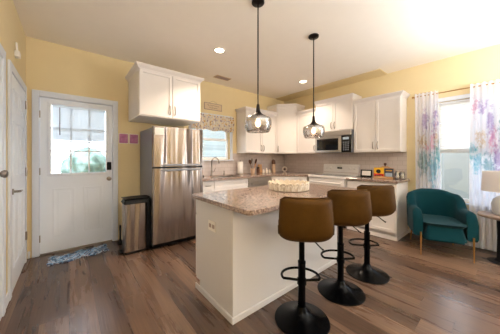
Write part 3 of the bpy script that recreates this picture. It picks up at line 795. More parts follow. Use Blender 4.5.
mesh('handle', handle_bar(1.094, 1), 'fridgeside', fd, world=True, label='dark grey horizontal grip')
mesh('gap_trim', B(FX0+.006, FX1-.006, FY+.02, FY+.07, 1.119, 1.141), 'blackmatte', T, world=True)
mesh('kick_grille', B(FX0+.02, FX1-.02, FY+.06, FY+.09, .005, .072), 'blackmatte', T, world=True)
mesh('hinge_cover', B(FX1-.09, FX1-.01, FY+.01, FY+.14, 1.7045, 1.722, bev=.005), 'fridgeside', T, world=True)
b = B(FX0+.02, FX0+.14, FY-.0085, FY-.006, 1.585, 1.685)
for k in range(5): box(b, FX0+.032, FX0+.128-.02*(k % 2), FY-.0095, FY-.0084, 1.665-k*.017, 1.668-k*.017)
for v in b.verts: v.co.y += .0085-.0085*(v.co.x-FX0-.02)/.12
o = single('paper_note', b, 'paper', 'white paper note stuck to the upper left of the freezer door', 'note')

# mauve square prints in a row beside the door
for k, (x0, lab) in enumerate(((.588, 'mauve square wall tile right beside the back door casing'), (.735, 'mauve square wall tile right beside the refrigerator'))):
    T = thing('wall_tile', lab, 'wall tile', (x0+.065, D-.003, 1.49), group='mauve wall tiles')
    mesh('print', B(x0+.008, x0+.127, D-.007, D-.002, 1.498, 1.642), 'mauve', T, world=True)
    b = BM()
    for a0, a1, q0, q1 in ((x0, x0+.135, 1.49, 1.498), (x0, x0+.135, 1.642, 1.65), (x0, x0+.008, 1.498, 1.642), (x0+.127, x0+.135, 1.498, 1.642)): box(b, a0, a1, D-.008, D-.002, q0, q1)
    mesh('border', b, 'paper', T, world=True)

# ------------------------------------------------------------------ step trash can
T = thing('trash_can', 'slim stainless step trash can with black lid beside the refrigerator', 'trash can', (.70, 3.27, 0))
pl = rrect(.262, .215, .03, 5)
mesh('body', prism(BM(), [(x-.015, y) for x, y in pl], .03, .655), 'steel', T, smooth=True, ang=.5)
mesh('rear_panel', B(.117, .168, -.10, .10, .005, .665, bev=.01), 'blackmatte', T)
mesh('base_ring', prism(BM(), [(x*1.01-.012, y*1.01) for x, y in pl], .002, .03), 'blackmatte', T)
b = BM(); pillow(b, .33, .24, .668, .728, .035, .022, cx=.005)
lid = mesh('lid', b, 'blackmatte', T, smooth=True)
mesh('rim', prism(BM(), rrect(.30, .225, .03, 5), .6555, .668), 'blackmatte', T)
b = BM(); box(b, -.185, -.146, -.05, .05, .018, .032, bev=.004)
mesh('pedal', b, 'blackmatte', T)
# black brush hanging low on the wall beside the can
T = thing('dust_brush', 'small black brush standing on the floor between door and trash can', 'brush', (.575, 3.62, 0))
mesh('bristles', B(-.03, .03, -.035, .035, 0.001, .05, bev=.006), 'blackmatte', T)
mesh('handle', tube(BM(), [(0, 0, .048), (.0, .0, .14), (.0, .004, .28)], [.014, .011, .015], 10), 'blackmatte', T, smooth=True)

# door mat
b = BM(); nx, ny = 30, 10
x0, x1, y0, y1 = -.20, .41, 3.43, 3.70
g = [[b.verts.new((x0+(x1-x0)*i/nx+.012*math.sin(j*1.7), y0+(y1-y0)*j/ny+.02*math.sin(i*.5)+.05*(i/nx-.5), .010+.006*math.sin(i*.9)*math.sin(j*.8))) for j in range(ny+1)] for i in range(nx+1)]
fs = [b.faces.new((g[i][j], g[i+1][j], g[i+1][j+1], g[i][j+1])) for i in range(nx) for j in range(ny)]
r_ = bmesh.ops.extrude_face_region(b, geom=fs); bmesh.ops.translate(b, vec=(0, 0, -.008), verts=[v for v in r_['geom'] if isinstance(v, bmesh.types.BMVert)])
for v in b.verts: v.co.z = max(v.co.z, .001)
single('door_mat', b, 'mat_', 'small blue and grey swirl print mat in front of the back door', 'mat', smooth=True)

# small sensor above the left door
T = thing('door_sensor', 'small white sensor on the wall above the left door', 'sensor', (-L+.001, 3.13, 2.27))
mesh('case', B(0, .04, -.04, .04, 0, .06, bev=.008, seg=2), 'plate', T)
mesh('stem', tube(BM(), [(.02, -.02, .058), (.015, -.02, .14)], .008, 8), 'plate', T, smooth=True)

# ------------------------------------------------------------------ plaque and valance
T = thing('wall_plaque', 'small beige wooden plaque hung above the sink window', 'plaque', (2.265, D-.003, 2.25))
PX0, PX1, PZ0, PZ1 = 2.06, 2.47, 2.235, 2.375
mesh('board', B(PX0+.012, PX1-.012, D-.012, D-.002, PZ0+.012, PZ1-.012), 'beige', T, world=True)
b = BM()
for a0, a1, q0, q1 in ((PX0, PX1, PZ0, PZ0+.012), (PX0, PX1, PZ1-.012, PZ1), (PX0, PX0+.012, PZ0+.012, PZ1-.012), (PX1-.012, PX1, PZ0+.012, PZ1-.012)): box(b, a0, a1, D-.018, D-.002, q0, q1, bev=.002)
mesh('plaque_frame', b, 'greyframe', T, world=True)
b = BM()
for row in range(2):
    pts = [(PX0+.06+row*.05+k*.0075, D-.013, PZ1-.05-row*.045+.011*math.sin(k*1.9)+.005*math.sin(k*.7)) for k in range(38-row*12)]
    tube(b, pts, .0022, 5)
mesh('script_marks', b, 'ink', T, world=True)
mesh('hanging_wire', tube(BM(), [(PX0+.1, D-.006, PZ1), (PX0+.205, D-.005, PZ1+.05), (PX0+.31, D-.006, PZ1)], .002, 6), 'ink', T, world=True)
# valance
T = thing('valance', 'gathered floral print valance across the top of the sink window', 'valance', (2.24, D-.06, 1.80))
VX0, VX1 = 1.76, 2.735
b = BM(); nx, nz = 150, 12; rows = []
for i in range(nx+1):
    u = i/nx; x = VX0+(VX1-VX0)*u; col = []
    for j in range(nz+1):
        v = j/nz
        top = 2.125+.012*math.sin(u*70); sc = .5+.5*math.cos(u*2*PI*3.0)
        bot = 1.80+.03*sc
        z = top*(1-v)+bot*v
        amp = .012+.016*v
        y = D-.065-amp*math.sin(u*2*PI*15+.6*math.sin(u*9))-.012*math.sin(PI*v)*(.5+sc)
        if v < .25 and j in (1, 2): y += .012
        col.append(b.verts.new((x, y, z)))
    rows.append(col)
for i in range(nx):
    for j in range(nz): b.faces.new((rows[i][j], rows[i+1][j], rows[i+1][j+1], rows[i][j+1]))
mesh('cloth', b, 'floral', T, smooth=True, world=True)
mesh('rod', tube(BM(), [(VX0+.005, D-.001, 2.09), (VX0+.005, D-.05, 2.09), (VX1-.005, D-.05, 2.09), (VX1-.005, D-.001, 2.09)], .006, 8), 'trim', T, smooth=True, world=True)

# ------------------------------------------------------------------ range and microwave
RY0, RY1 = 1.876, 2.640
T = thing('range', 'white electric range with black glass top under the microwave', 'range', (4.1, (RY0+RY1)/2, 0))
mesh('range_body', B(W-.61, W-.03, RY0, RY1, .06, .895), 'appl', T, world=True)
b = BM(); box(b, W-.625, W-.16, RY0+.012, RY1-.012, .905, .919)
mesh('cooktop_glass', b, 'blackglass', T, world=True)
b = BM(); box(b, W-.655, W-.626, RY0, RY1, .88, .925, bev=.006, seg=2); box(b, W-.625, W-.10, RY0, RY0+.011, .896, .925); box(b, W-.625, W-.10, RY1-.011, RY1, .896, .925)
mesh('cooktop_trim', b, 'appl', T, world=True)
for bx, by, r in ((W-.5, RY0+.2, .10), (W-.5, RY1-.2, .08), (W-.27, RY0+.2, .08), (W-.27, RY1-.2, .10)):
    mesh('burner_ring', lathe(BM(), [(r, 0), (r, .0012), (r-.006, .0012), (r-.006, 0)], (bx, by, .9192), 32, False), 'fridgeside', T, world=True)
rg = [(W-.10, .896), (W-.10, .935), (W-.085, 1.10), (W-.075, 1.135), (W-.012, 1.135), (W-.012, .896)]
b = loft(BM(), [[(x, y, z) for x, z in rg] for y in (RY0+.01, RY1-.01)])
bg_ = mesh('backguard', b, 'appl', T, world=True)
mesh('vent_slot', B(W-.103, W-.095, RY0+.02, RY1-.02, .962, .969), 'greyframe', T, world=True)
nrm = Vector((-.165, 0, .015)).normalized()
for k, y in enumerate((RY0+.09, RY0+.18, RY1-.18, RY1-.09)):
    kb = lathe(BM(), [(.022, 0), (.022, .008), (.019, .022), (.012, .024)], seg=18)
    xf(kb, Matrix.Translation((W-.0895, y, 1.055)) @ Matrix.Rotation(-PI/2, 4, 'Y'))
    mesh('knob', kb, 'appl', bg_, smooth=True, world=True)
mesh('clock_display', B(W-.096, W-.085, (RY0+RY1)/2-.05, (RY0+RY1)/2+.05, 1.04, 1.075), 'blackglass', bg_, world=True)
od = mesh('oven_door', B(W-.645, W-.612, RY0+.01, RY1-.01, .25, .868, bev=.006), 'appl', T, world=True)
mesh('oven_window', B(W-.648, W-.640, RY0+.13, RY1-.13, .42, .68, bev=.003), 'blackglass', od, world=True)
mesh('handle', tube(BM(), [(W-.645, RY0+.07, .80), (W-.69, RY0+.07, .80), (W-.69, RY1-.07, .80), (W-.645, RY1-.07, .80)], .012, 8), 'appl', od, smooth=True, world=True)
mesh('storage_drawer', B(W-.645, W-.612, RY0+.01, RY1-.01, .075, .243, bev=.005), 'appl', T, world=True)
for x in (W-.58, W-.08):
    for y in (RY0+.05, RY1-.05): mesh('foot', B(x-.02, x+.02, y-.02, y+.02, 0.001, .06), 'blackmatte', T, world=True)

MY0, MY1, MZ0, MZ1, MX = 1.876, 2.636, 1.372, 1.80, W-.385
T = thing('microwave', 'stainless over range microwave with dark window and keypad', 'microwave', (4.25, 2.25, MZ0))
mesh('microwave_body', B(MX, W-.012, MY0, MY1, MZ0, MZ1), 'fridgeside', T, world=True)
b = BM(); box(b, MX-.03, MX-.001, MY0+.19, MY1, MZ0+.002, MZ0+.325, bev=.004)
dd = mesh('door', b, 'steel2', T, world=True)
mesh('window', B(MX-.034, MX-.026, MY0+.245, MY1-.045, MZ0+.05, MZ0+.28, bev=.003), 'blackglass', dd, world=True)
mesh('handle', tube(BM(), [(MX-.03, MY0+.215, MZ0+.03), (MX-.065, MY0+.215, MZ0+.06), (MX-.065, MY0+.215, MZ0+.26), (MX-.03, MY0+.215, MZ0+.29)], .011, 8), 'steel2', dd, smooth=True, world=True)
mesh('control_panel', B(MX-.03, MX-.001, MY0, MY0+.187, MZ0+.002, MZ0+.325, bev=.004), 'blackglass', T, world=True)
b = BM()
for r in range(5):
    for q in range(3): box(b, MX-.032, MX-.029, MY0+.04+q*.042, MY0+.066+q*.042, MZ0+.04+r*.036, MZ0+.058+r*.036)
mesh('keypad_buttons', b, 'fridgeside', T, world=True)
mesh('display', B(MX-.032, MX-.029, MY0+.04, MY0+.155, MZ0+.245, MZ0+.29), 'bluegrey', T, world=True)
mesh('vent_panel', B(MX-.03, MX-.001, MY0, MY1, MZ0+.329, MZ1-.002, bev=.006), 'steel2', T, world=True)

# ------------------------------------------------------------------ right worktop dressing
RZ = CT+.001
yy = 1.6905
T = thing('photo_frame', 'black picture frame with white print beside the cookbooks', 'picture frame', (4.24, yy, RZ), PI/2+.12)
def lean(bm, a): bmesh.ops.rotate(bm, cent=(0, 0, 0), matrix=Matrix.Rotation(a, 3, 'X'), verts=bm.verts); return bm
b = BM(); w, h = .19, .135
for a0, a1, q0, q1 in ((-w/2, w/2, 0, .028), (-w/2, w/2, h-.022, h), (-w/2, -w/2+.022, .028, h-.022), (w/2-.022, w/2, .028, h-.022)): box(b, a0, a1, -.009, .009, q0, q1, bev=.002)
mesh('frame', lean(b, .14), 'blackmatte', T)
b = B(-w/2+.02, w/2-.02, .004, .007, .025, h-.02)
mesh('print', lean(b, .14), 'paper', T)
b = BM(); tube(b, [(-.055+k*.006, .0035, .085+.006*math.sin(k*2.1)) for k in range(19)], .0018, 5)
mesh('script_marks', lean(b, .14), 'ink', T)
b = B(-.02, .02, -.075, -.009, 0.0, .006); box(b, -.02, .02, -.016, -.009, .0, .09)
mesh('easel_back', b, 'blackmatte', T)
# wooden stand with books
yc = 1.4028
T = thing('cookbook_stand', 'wooden cookbook stand with round knob at the top', 'book stand', (4.26, yc, RZ), PI/2)
# local frame after the turn: local +y points to -x (room), local x runs along +y
b = BM()
pl = [(-.14, .0), (.14, .0), (.14, .165), (.075, .185), (.04, .205), (-.04, .205), (-.075, .185), (-.14, .165)]
vs1 = [(x, -.055, z) for x, z in pl]; vs2 = [(x, -.040, z) for x, z in pl]
loft(b, [vs1, vs2]); mesh('back_board', b, 'maple', T)
kb = lathe(BM(), [(.010, 0), (.011, .02), (.022, .032), (.024, .045), (.015, .058), (.004, .06)], (0, -.0475, .204), 16); mesh('knob', kb, 'darkwood', T, smooth=True)
b = B(-.150, .150, -.055, .05, 0, .014, bev=.003); box(b, -.150, .150, .05, .058, 0, .03, bev=.002)
mesh('ledge', b, 'maple', T)
# books resting on the ledge
BX = 4.26
def book(name, label, y0, y1, z1, xoff, mcover, decor):
    T = thing(name, label, 'book', (BX-.01, (y0+y1)/2, RZ+.0145), group='cookbooks on the wooden stand')
    x0, x1 = BX-.022+xoff, BX+.006+xoff; zb = RZ+.0145
    b = BM(); box(b, x0, x0+.003, y0, y1, zb, zb+z1); box(b, x1-.003, x1, y0, y1, zb, zb+z1); box(b, x0+.003, x1-.003, y1-.003, y1, zb, zb+z1)
    mesh('cover', b, mcover, T, world=True)
    mesh('pages', B(x0+.003, x1-.003, y0+.004, y1-.003, zb+.003, zb+z1-.003), 'paper', T, world=True)
    for (nm, a0, a1, q0, q1, m) in decor:
        mesh(nm, B(x0-.001, x0+.001, y0+(y1-y0)*a0, y0+(y1-y0)*a1, zb+z1*q0, zb+z1*q1), m, T, world=True)
    return T, x0
ya = 1.5598; ybk = 1.3950; yc2 = 1.2567
T, x0 = book('cookbook', 'yellow and red cookbook with black round picture, left on the stand', ybk+.004, ya, .165, 0, 'yellow', [('red_band', 0, 1, 0, .36, 'red'), ('caption', .2, .8, .10, .2, 'cream')])
b = lathe(BM(), [(.036, 0), (.036, .002), (.025, .0025), (.012, .003)], seg=24); xf(b, Matrix.Translation((x0, (ya+ybk)/2+.008, RZ+.0145+.10)) @ Matrix.Rotation(-PI/2, 4, 'Y'))
mesh('round_picture', b, 'blackglass', T, world=True)
T, x0 = book('cookbook', 'dark slate cookbook with pale blue picture, right on the stand', yc2, ybk-.002, .155, .003, 'navy', [('picture', .12, .9, .1, .5, 'bluegrey'), ('title_line', .15, .85, .72, .80, 'yellow')])
# two glass jars
for k, (jy, lab) in enumerate(((1.1933, 'clear glass jar beside the slate cookbook'), (1.1341, 'clear glass jar nearest the end of the worktop'))):
    T = thing('glass_jar', lab, 'jar', (4.22+.04*k, jy, RZ), group='glass jars on the right worktop')
    mesh('jar', lathe(BM(), [(.006, .001), (.033, .002), (.036, .01), (.036, .095), (.030, .108), (.030, .116), (.027, .116), (.027, .107), (.032, .094), (.032, .012), (.006, .008)], seg=24), 'jar', T, smooth=True)
    mesh('lid', lathe(BM(), [(.031, .117), (.031, .13), (.027, .132), (.01, .132)], seg=24), 'nickel', T, smooth=True)
    mesh('contents', lathe(BM(), [(.031, .013), (.031, .05+.02*k), (.02, .055+.02*k)], seg=20), 'cream', T, smooth=True)

# ------------------------------------------------------------------ island
IX0, IX1, IY0, IY1 = .962, 2.523, 1.340, 1.950
T = thing('kitchen_island', 'white panelled kitchen island in the middle of the room', 'island', ((IX0+IX1)/2, (IY0+IY1)/2, 0))
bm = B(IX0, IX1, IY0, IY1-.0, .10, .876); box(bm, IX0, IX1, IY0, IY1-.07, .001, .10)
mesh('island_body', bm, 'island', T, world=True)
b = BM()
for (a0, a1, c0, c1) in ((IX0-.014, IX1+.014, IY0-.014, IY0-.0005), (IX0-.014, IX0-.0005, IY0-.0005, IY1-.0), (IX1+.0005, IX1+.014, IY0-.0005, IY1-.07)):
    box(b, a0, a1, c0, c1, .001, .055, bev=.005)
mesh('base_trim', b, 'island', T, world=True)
for k in range(3):
    w = (IX1-IX0)/3; Fi = frame((IX1, IY1, 0), (-1, 0), (0, 1)); front(T, Fi, k*w, (k+1)*w, .72, .868, 'c', 'drawer', 'slab'); front(T, Fi, k*w, (k+1)*w, .11, .712, 'L')
pl = [(.918, 1.965), (.918, 1.125), (.948, 1.092), (2.55, 1.092), (2.58, 1.122), (2.58, 1.98), (.935, 1.98)]
single('countertop', prism(BM(), pl, .877, CT, bev=.005), 'granite', 'speckled granite top of the kitchen island, holding the round tray', 'countertop')
T = thing('power_outlet', 'white power outlet on the left end of the island', 'outlet', (IX0-.001, 1.645, .63))
mesh('cover_plate', B(IX0-.007, IX0-.0005, 1.585, 1.705, .630, .718, bev=.002), 'plate', T, world=True)
for y in (1.618, 1.672):
    so = mesh('socket', B(IX0-.010, IX0-.006, y-.018, y+.018, .657, .691, bev=.0015), 'greyframe', T, world=True)

# round tray with a scalloped arch border
TX, TY, TR, TH = 1.897, 1.575, .212, .088
T = thing('round_tray', 'round whitewashed rattan tray with arched rim on the island', 'tray', (TX, TY, CT+.001))
mesh('tray_base', lathe(BM(), [(TR-.01, 0), (TR-.005, .004), (TR-.008, .014), (.01, .014)], seg=64), 'basketin', T, smooth=True)
b = BM(); na = 20; per = 12; n = na*per; ringsA = []
for k in range(n):
    a = 2*PI*k/n; u = (k % per)/per
    top = TH-.020+.020*math.sin(PI*u)**.7
    rb, rt = TR-.006, TR+.004
    ca, sa = math.cos(a), math.sin(a)
    ringsA.append([(rb*ca, rb*sa, .002), (rt*ca, rt*sa, top), ((rt-.008)*ca, (rt-.008)*sa, top), ((rb-.008)*ca, (rb-.008)*sa, .002)])
loft(b, ringsA, False, True)
mesh('rim_wall', b, 'basketin', T, smooth=True, ang=.9)
for k in range(na):                             # each arch loop of the rim: an outer and an inner hoop
    b = BM(); a0 = 2*PI*k/na
    for sc in (1.0, .55):
        pts = []
        for q in range(13):
            t = q/12; aa = a0+2*PI/na*(.5+(t-.5)*.92*sc)
            z = .006+(TH*(.98 if sc == 1 else .66)-.006)*(math.sin(PI*t)**.55)
            rr = TR+.003+.004*z/TH; pts.append((rr*math.cos(aa), rr*math.sin(aa), z))
        tube(b, pts, .0060, 6)
    mesh('rim_arch', b, 'basket', T, smooth=True)

# ------------------------------------------------------------------ bar stools
def make_stool(label):
    T = thing('bar_stool', label, 'bar stool', (0, 0, 0), 0, 'brown swivel bar stools along the island')
    mesh('base', lathe(BM(), [(.206, .001), (.210, .006), (.206, .013), (.16, .024), (.11, .040), (.065, .060), (.042, .082), (.034, .105), (.030, .11)], seg=48), 'black', T, smooth=True)
    mesh('post', lathe(BM(), [(.029, .10), (.029, .44), (.0305, .445), (.0305, .46), (.022, .463), (.022, .655)], seg=24), 'black', T, smooth=True)
    b = BM(); pts = []
    for k in range(33):
        a = -PI*.62+k/32*PI*1.24
        pts.append((.150*math.sin(a), .080+.128*math.cos(a), .302))
    pts = [(0.02, .015, .302)]+pts[::-1]+[(-.02, .015, .302)]
    tube(b, pts, .0105, 8)
    lathe(b, [(.036, .282), (.036, .322)], seg=20)
    mesh('footrest', b, 'black', T, smooth=True)
    b = BM(); box(b, -.10, .10, -.10, .10, .655, .668, bev=.004)
    mesh('seat_plate', b, 'black', T)
    mesh('lever', tube(BM(), [(.02, -.03, .652), (.08, -.075, .645), (.125, -.11, .605), (.135, -.118, .60)], [.005, .005, .005, .008], 8), 'black', T, smooth=True)
    # bucket shell: seat that turns up into a low wrapped back (back towards -y)
    b = BM(); t = .045
    prof = [(.200, .700, .36), (.185, .722, .378), (.12, .728, .388), (.0, .716, .396), (-.10, .706, .402), (-.152, .706, .404), (-.184, .722, .404), (-.198, .765, .402), (-.206, .84, .397), (-.214, .91, .390), (-.220, .972, .383), (-.222, .992, .366)]
    nw = 14; top, bot = [], []
    for i, (y, z, w) in enumerate(prof):
        p = Vector((0, y, z)); q0 = Vector((0,)+prof[max(i-1, 0)][:2]); q1 = Vector((0,)+prof[min(i+1, len(prof)-1)][:2])
        tg = (q1-q0).normalized(); nn = Vector((0, -tg.z, tg.y))    # points down / backwards
        if nn.z > 0 and i < 4: nn = -nn
        nn = Vector((0, tg.z, -tg.y)) if Vector((0, tg.z, -tg.y)).dot(Vector((0, -.6, -1))) > 0 else Vector((0, -tg.z, tg.y))
        r1, r2 = [], []
        back = max(0, min(1, (z-.74)/.2))
        th = t*(.35 if i in (0, len(prof)-1) else 1.0)
        for k in range(nw+1):
            u = 2*k/nw-1; e = 1-abs(u)**7*.55
            curl = (abs(u)**2.6)
            off = Vector((0, .045*curl*back, .022*curl*(1-back)*(1 if y < .15 else .4)))
            base = Vector((u*w*.92/2, y, z))+off
            r1.append(base-nn*th*.15*e); r2.append(base+nn*th*e)
        top.append(r1); bot.append(r2)
    rings = [a+b_[::-1] for a, b_ in zip(top, bot)]
    loft(b, rings)
    sh = mesh('seat_shell', b, 'leather', T, smooth=True, ang=1.6)
    md = sh.modifiers.new('round', 'SUBSURF'); md.levels = 1; md.render_levels = 2
    b = BM(); pts = [bot[-3][0]]
    # stitched welt along the rim of the back
    pts = [top[i][0].lerp(bot[i][0], .45) for i in range(3, len(prof)-1)]+[top[-1][k].lerp(bot[-1][k], .45)+Vector((0, 0, .0)) for k in range(1, nw)]+[top[i][-1].lerp(bot[i][-1], .45) for i in range(len(prof)-2, 2, -1)]
    tube(b, pts, .005, 6)
    mesh('welt', b, 'leather', sh, smooth=True)
    return T
FWD = -.6867                                      # direction the camera looks, as a turn about z
st = make_stool('brown leather bar stool nearest the camera, at the left end of the row')
st.location = (1.405, 1.035, 0); st.rotation_euler.z = FWD-.10
for (x, y, rz, lab) in ((1.985, 1.02, FWD-.05, 'middle brown leather bar stool of the three along the island'), (2.515, .995, FWD-.08, 'brown leather bar stool farthest from the camera, by the end base cabinet')):
    c = copy_tree(st); c.location = (x, y, 0); c.rotation_euler.z = rz; c['label'] = lab

# ------------------------------------------------------------------ pendants and ceiling fixtures
def make_pendant(label):
    T = thing('pendant_light', label, 'pendant light', (0, 0, H), 0, 'smoked glass pendants above the island')
    mesh('canopy', lathe(BM(), [(.062, -.0005), (.062, -.018), (.056, -.024), (.012, -.028), (.010, -.03)], seg=32), 'bronze', T, smooth=True)
    mesh('rod', lathe(BM(), [(.0065, -.03), (.0065, -1.005)], seg=12), 'bronze', T, smooth=True)
    mesh('socket_cap', lathe(BM(), [(.009, -1.0), (.014, -1.01), (.018, -1.05), (.022, -1.070), (.032, -1.088), (.052, -1.106), (.086, -1.122), (.084, -1.126), (.02, -1.112), (.017, -1.14), (.005, -1.14)], seg=32), 'bronze', T, smooth=True)
    gp = [(.082, -1.123), (.100, -1.127), (.117, -1.134), (.127, -1.148), (.131, -1.168), (.131, -1.195), (.126, -1.228), (.116, -1.256), (.108, -1.272), (.106, -1.274)]
    b = BM(); seg = 48
    rings = [[(r*(1+.010*math.cos(8*2*PI*k/seg)*(1 if .08 < r else 0))*math.cos(2*PI*k/seg), r*(1+.010*math.cos(8*2*PI*k/seg)*(1 if .08 < r else 0))*math.sin(2*PI*k/seg), z) for k in range(seg)] for r, z in gp]
    loft(b, rings, False)
    g = mesh('glass_shade', b, 'smoke', T, smooth=True)
    mesh('bulb', lathe(BM(), [(.013, -1.140), (.016, -1.150), (.027, -1.172), (.030, -1.195), (.024, -1.214), (.010, -1.224), (.002, -1.225)], seg=20), 'bulb', T, smooth=True)
    return T
pd = make_pendant('smoked glass pendant light on a black rod, nearer the camera')
pd.location = (1.421, 1.56, H)
p2 = copy_tree(pd); p2.location = (2.36, 1.56, H); p2['label'] = 'smoked glass pendant light farther away, in front of the microwave'
def point(name, loc, power, color, r):
    l = bpy.data.lights.new(name, 'POINT'); l.energy = power; l.color = color; l.shadow_soft_size = r
    o = bpy.data.objects.new(name, l); COL.objects.link(o); o.location = loc
for x in (1.421, 2.36): point('pendant_bulb_light', (x, 1.56, H-1.25), 1.6, (1, .72, .46), .02)
def downlight(x, y, label, power):
    T = thing('ceiling_downlight', label, 'downlight', (x, y, H), 0, 'recessed ceiling downlights')
    mesh('trim_ring', lathe(BM(), [(.062, -.001), (.083, -.001), (.083, -.006), (.074, -.011), (.062, -.008)], seg=32, caps=False), 'plate', T, smooth=True)
    mesh('lens', lathe(BM(), [(.0615, -.002), (.0615, -.006), (.04, -.008), (.003, -.009)], seg=28), 'lens', T, smooth=True)
    area('downlight_lamp', (x, y, H-.02), (0, 0, 0), .12, .12, power, (1, .82, .64), spread=2.0, shape='DISK')
downlight(1.64, 2.607, 'glowing recessed downlight nearer the refrigerator', 24)
downlight(3.60, 2.62, 'glowing recessed downlight nearer the corner cabinet', 16)
T = thing('ceiling_vent', 'small grey ceiling vent above the plaque', 'vent', (2.25, 3.47, H))
b = BM()
for a0, a1, c0, c1 in ((-.16, .16, -.07, -.055), (-.16, .16, .055, .07), (-.16, -.145, -.055, .055), (.145, .16, -.055, .055)): box(b, a0, a1, c0, c1, -.010, -.001, bev=.002)
mesh('vent_frame', b, 'beige', T)
mesh('backing', B(-.145, .145, -.055, .055, -.003, -.001), 'dark', T)
b = BM()
for k in range(7): box(b, -.145, .145, -.052+k*.016, -.046+k*.016, -.009, -.003)
mesh('louvres', b, 'greyframe', T)

# ------------------------------------------------------------------ side window dressing
RX = W-.08
T = thing('curtain_rod', 'thin brass curtain rod above the side window', 'curtain rod', (RX, .3, 2.255))
mesh('rod', tube(BM(), [(RX, 1.01, 2.258), (RX, -.62, 2.258)], .007, 10), 'gold', T, smooth=True, world=True)
for y in (1.02, -.63):
    b = BM(); bmesh.ops.create_uvsphere(b, u_segments=12, v_segments=8, radius=.016, matrix=Matrix.Translation((RX, y, 2.258))); mesh('finial', b, 'gold', T, smooth=True, world=True)
for y in (1.003, -.60): mesh('bracket', tube(BM(), [(W-.001, y, 2.245), (RX, y, 2.248)], .006, 8), 'gold', T, smooth=True, world=True)
def curtain(label, y0, y1, yb0, yb1, nf, m, ph):
    b = BM(); nx, nz = nf*12, 40; rows = []
    ztop, zbot = 2.30, .03
    for i in range(nx+1):
        u = i/nx; col = []
        for j in range(nz+1):
            v = j/nz
            e = v**.8
            y = (y0+(y1-y0)*u)*(1-e)+(yb0+(yb1-yb0)*u)*e
            amp = .010+.020*min(1, v*3)
            x = RX-amp*math.sin(2*PI*nf*u+ph+.5*math.sin(3*u+2*v))-.006*math.sin(2*PI*nf*.5*u+1.3)
            if j < 3: x -= .010
            z = ztop+(zbot-ztop)*v+.006*math.sin(2*PI*nf*u)*(1 if j == 0 else 0)
            col.append(b.verts.new((x, y, z)))
        rows.append(col)
    for i in range(nx):
        for j in range(nz): b.faces.new((rows[i][j], rows[i][j+1], rows[i+1][j+1], rows[i+1][j]))
    return single('curtain', b, m, label, 'curtain', loc=(RX, (y0+y1)/2, zbot), group='printed white curtains', smooth=True)
PUR, PNK, OCH, TEA, TUR = (150, 108, 190), (226, 140, 176), (206, 172, 104), (60, 150, 160), (70, 186, 206)
cz = -.03
def rel(bl, yc): return [(y-yc, z+cz, a, b_, c_) for y, z, a, b_, c_ in bl]
MAT['curtainL'] = curtain_mat('watercolour_tree_curtain_left', rel([(.86, 1.86, .045, .17, PUR), (.74, 1.82, .03, .25, PUR), (.90, 1.52, .06, .10, OCH), (.73, 1.5, .025, .22, OCH), (.775, 1.50, .025, .14, PNK), (.88, 1.20, .07, .20, TEA), (.76, 1.12, .06, .26, TUR), (.71, 1.3, .03, .2, TUR), (.84, 1.42, .03, .06, PNK)], .845))
MAT['curtainR'] = curtain_mat('watercolour_tree_curtain_right', rel([(.315, 2.0, .03, .16, PNK), (.25, 1.98, .05, .10, PUR), (.17, 1.72, .035, .24, PUR), (.26, 1.52, .05, .13, OCH), (.15, 1.48, .04, .18, PNK), (.34, 1.34, .04, .14, TUR), (.29, 1.22, .06, .16, TUR), (.19, 1.16, .07, .16, TEA), (.10, 1.25, .05, .2, PUR), (.05, 1.7, .05, .2, TEA), (0, 1.4, .06, .2, PNK), (-.1, 1.8, .06, .2, PUR), (-.12, 1.3, .08, .2, TUR)], .085))
curtain('white curtain with watercolour trees, left of the side window', .99, .70, .97, .66, 6, 'curtainL', .4)
curtain('white curtain with watercolour trees, right of the window behind the lamp', .36, -.19, .37, -.19, 9, 'curtainR', 1.2)

# ------------------------------------------------------------------ teal armchair
ax = Vector((-.91, -.41)); rotc = math.atan2(ax.y, ax.x)+PI/2       # local -y faces into the room
T = thing('armchair', 'teal velvet armchair with thin brass legs by the side window', 'armchair', (3.945, .64, 0), rotc)
# upholstered shell: one U of back and arms
def shell_path(s):
    # s in [-1, 1] from one arm front to the other, returns plan point, outward normal, top height
    hw, fr, bk, rc = .270, -.255, .285, .19
    straight = (bk-rc)-fr; arc = rc*PI/2; half = straight+arc+(hw-rc)
    d_ = abs(s)*half; sg = 1 if s >= 0 else -1
    if d_ < hw-rc: p = (d_, bk); n = (0, 1)
    elif d_ < hw-rc+arc:
        a = (d_-(hw-rc))/rc; p = (hw-rc+rc*math.sin(a), bk-rc+rc*math.cos(a)); n = (math.sin(a), math.cos(a))
    else: p = (hw, bk-rc-(d_-(hw-rc)-arc)); n = (1, 0)
    q = d_/half
    def sm(a, b, x): x = max(0, min(1, (x-a)/(b-a))); return x*x*(3-2*x)
    top = .80-.045*sm(.12, .36, q)-.165*sm(.36, .66, q)
    if q > .90: top -= .10*((q-.90)/.10)**2.2
    return (p[0]*sg, p[1]), (n[0]*sg, n[1]), top
b = BM(); rings = []; ns = 64; th = .105
for k in range(ns+1):
    s = -1+2*k/ns; (px, py), (nx_, ny_), top = shell_path(s)
    rg = []; zb = .235; r = th/2
    lean_ = .03*max(0, (top-.6))/.2
    pts = [(r*.7, zb), (r, zb+.03), (r, top-r)]+[(r*math.cos(a), top-r+r*math.sin(a)) for a in (PI*.17, PI*.33, PI*.5, PI*.67, PI*.83)]+[(-r, top-r), (-r, zb+.03), (-r*.7, zb)]
    for o_, z in pts:
        tilt = lean_*(z-.3)/.5
        rg.append((px+nx_*(o_+tilt), py+ny_*(o_+tilt), z))
    rings.append(rg)
loft(b, rings)
mesh('back_and_arms', b, 'velvet', T, smooth=True, ang=1.2)
b = BM(); pillow(b, .435, .575, .222, .425, .07, .045, 8, 0, -.035)
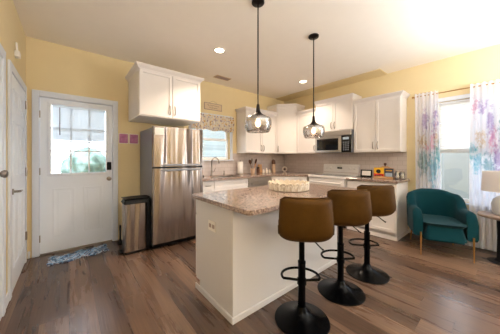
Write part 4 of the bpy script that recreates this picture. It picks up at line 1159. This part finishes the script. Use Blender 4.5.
mesh('seat_cushion', b, 'velvet', T, smooth=True)
b = BM(); pillow(b, .41, .50, .190, .221, .05, .012, 6, 0, -.02)
mesh('seat_frame', b, 'velvet', T, smooth=True)
for sx_ in (-1, 1):
    mesh('leg', tube(BM(), [(sx_*.255, -.318, .001), (sx_*.255, -.314, .22), (sx_*.255, -.312, .30)], [.006, .010, .010], 10), 'gold', T, smooth=True)
    mesh('leg', tube(BM(), [(sx_*.25, .285, .001), (sx_*.24, .25, .24)], [.008, .012], 10), 'gold', T, smooth=True)

# ------------------------------------------------------------------ side table and lamp
TC = (4.05, .055)
T = thing('side_table', 'round weathered wood side table with dark pedestal beside the armchair', 'side table', (TC[0], TC[1], 0))
mesh('table_top', lathe(BM(), [(.20, .540), (.213, .545), (.216, .567), (.210, .573), (.01, .573)], seg=48), 'wood', T, smooth=True)
mesh('pedestal', lathe(BM(), [(.085, .012), (.055, .05), (.05, .30), (.055, .50), (.10, .539)], seg=28), 'blackmatte', T, smooth=True)
mesh('foot', lathe(BM(), [(.13, .001), (.135, .006), (.12, .014), (.08, .02)], seg=32), 'blackmatte', T, smooth=True)
T = thing('table_lamp', 'pale ceramic table lamp with linen drum shade on the side table', 'lamp', (TC[0], TC[1], .574))
mesh('lamp_base', lathe(BM(), [(.065, 0), (.08, .006), (.095, .06), (.10, .13), (.085, .19), (.045, .225), (.02, .24), (.012, .25)], seg=32), 'ceramic', T, smooth=True)
mesh('stem', lathe(BM(), [(.009, .25), (.009, .365)], seg=12), 'nickel', T, smooth=True)
b = lathe(BM(), [(.185, .287), (.172, .53)], seg=48, caps=False)
mesh('lamp_shade', b, 'lampshade', T, smooth=True)
b = BM(); 
for a in (0, 2*PI/3, 4*PI/3): tube(b, [(0, 0, .515), (.171*math.cos(a), .171*math.sin(a), .52)], .003, 6)
lathe(b, [(.012, .365), (.012, .38), (.006, .385), (.006, .53), (.012, .54), (.003, .55)], seg=12)
mesh('shade_fitter', b, 'nickel', T, smooth=True)
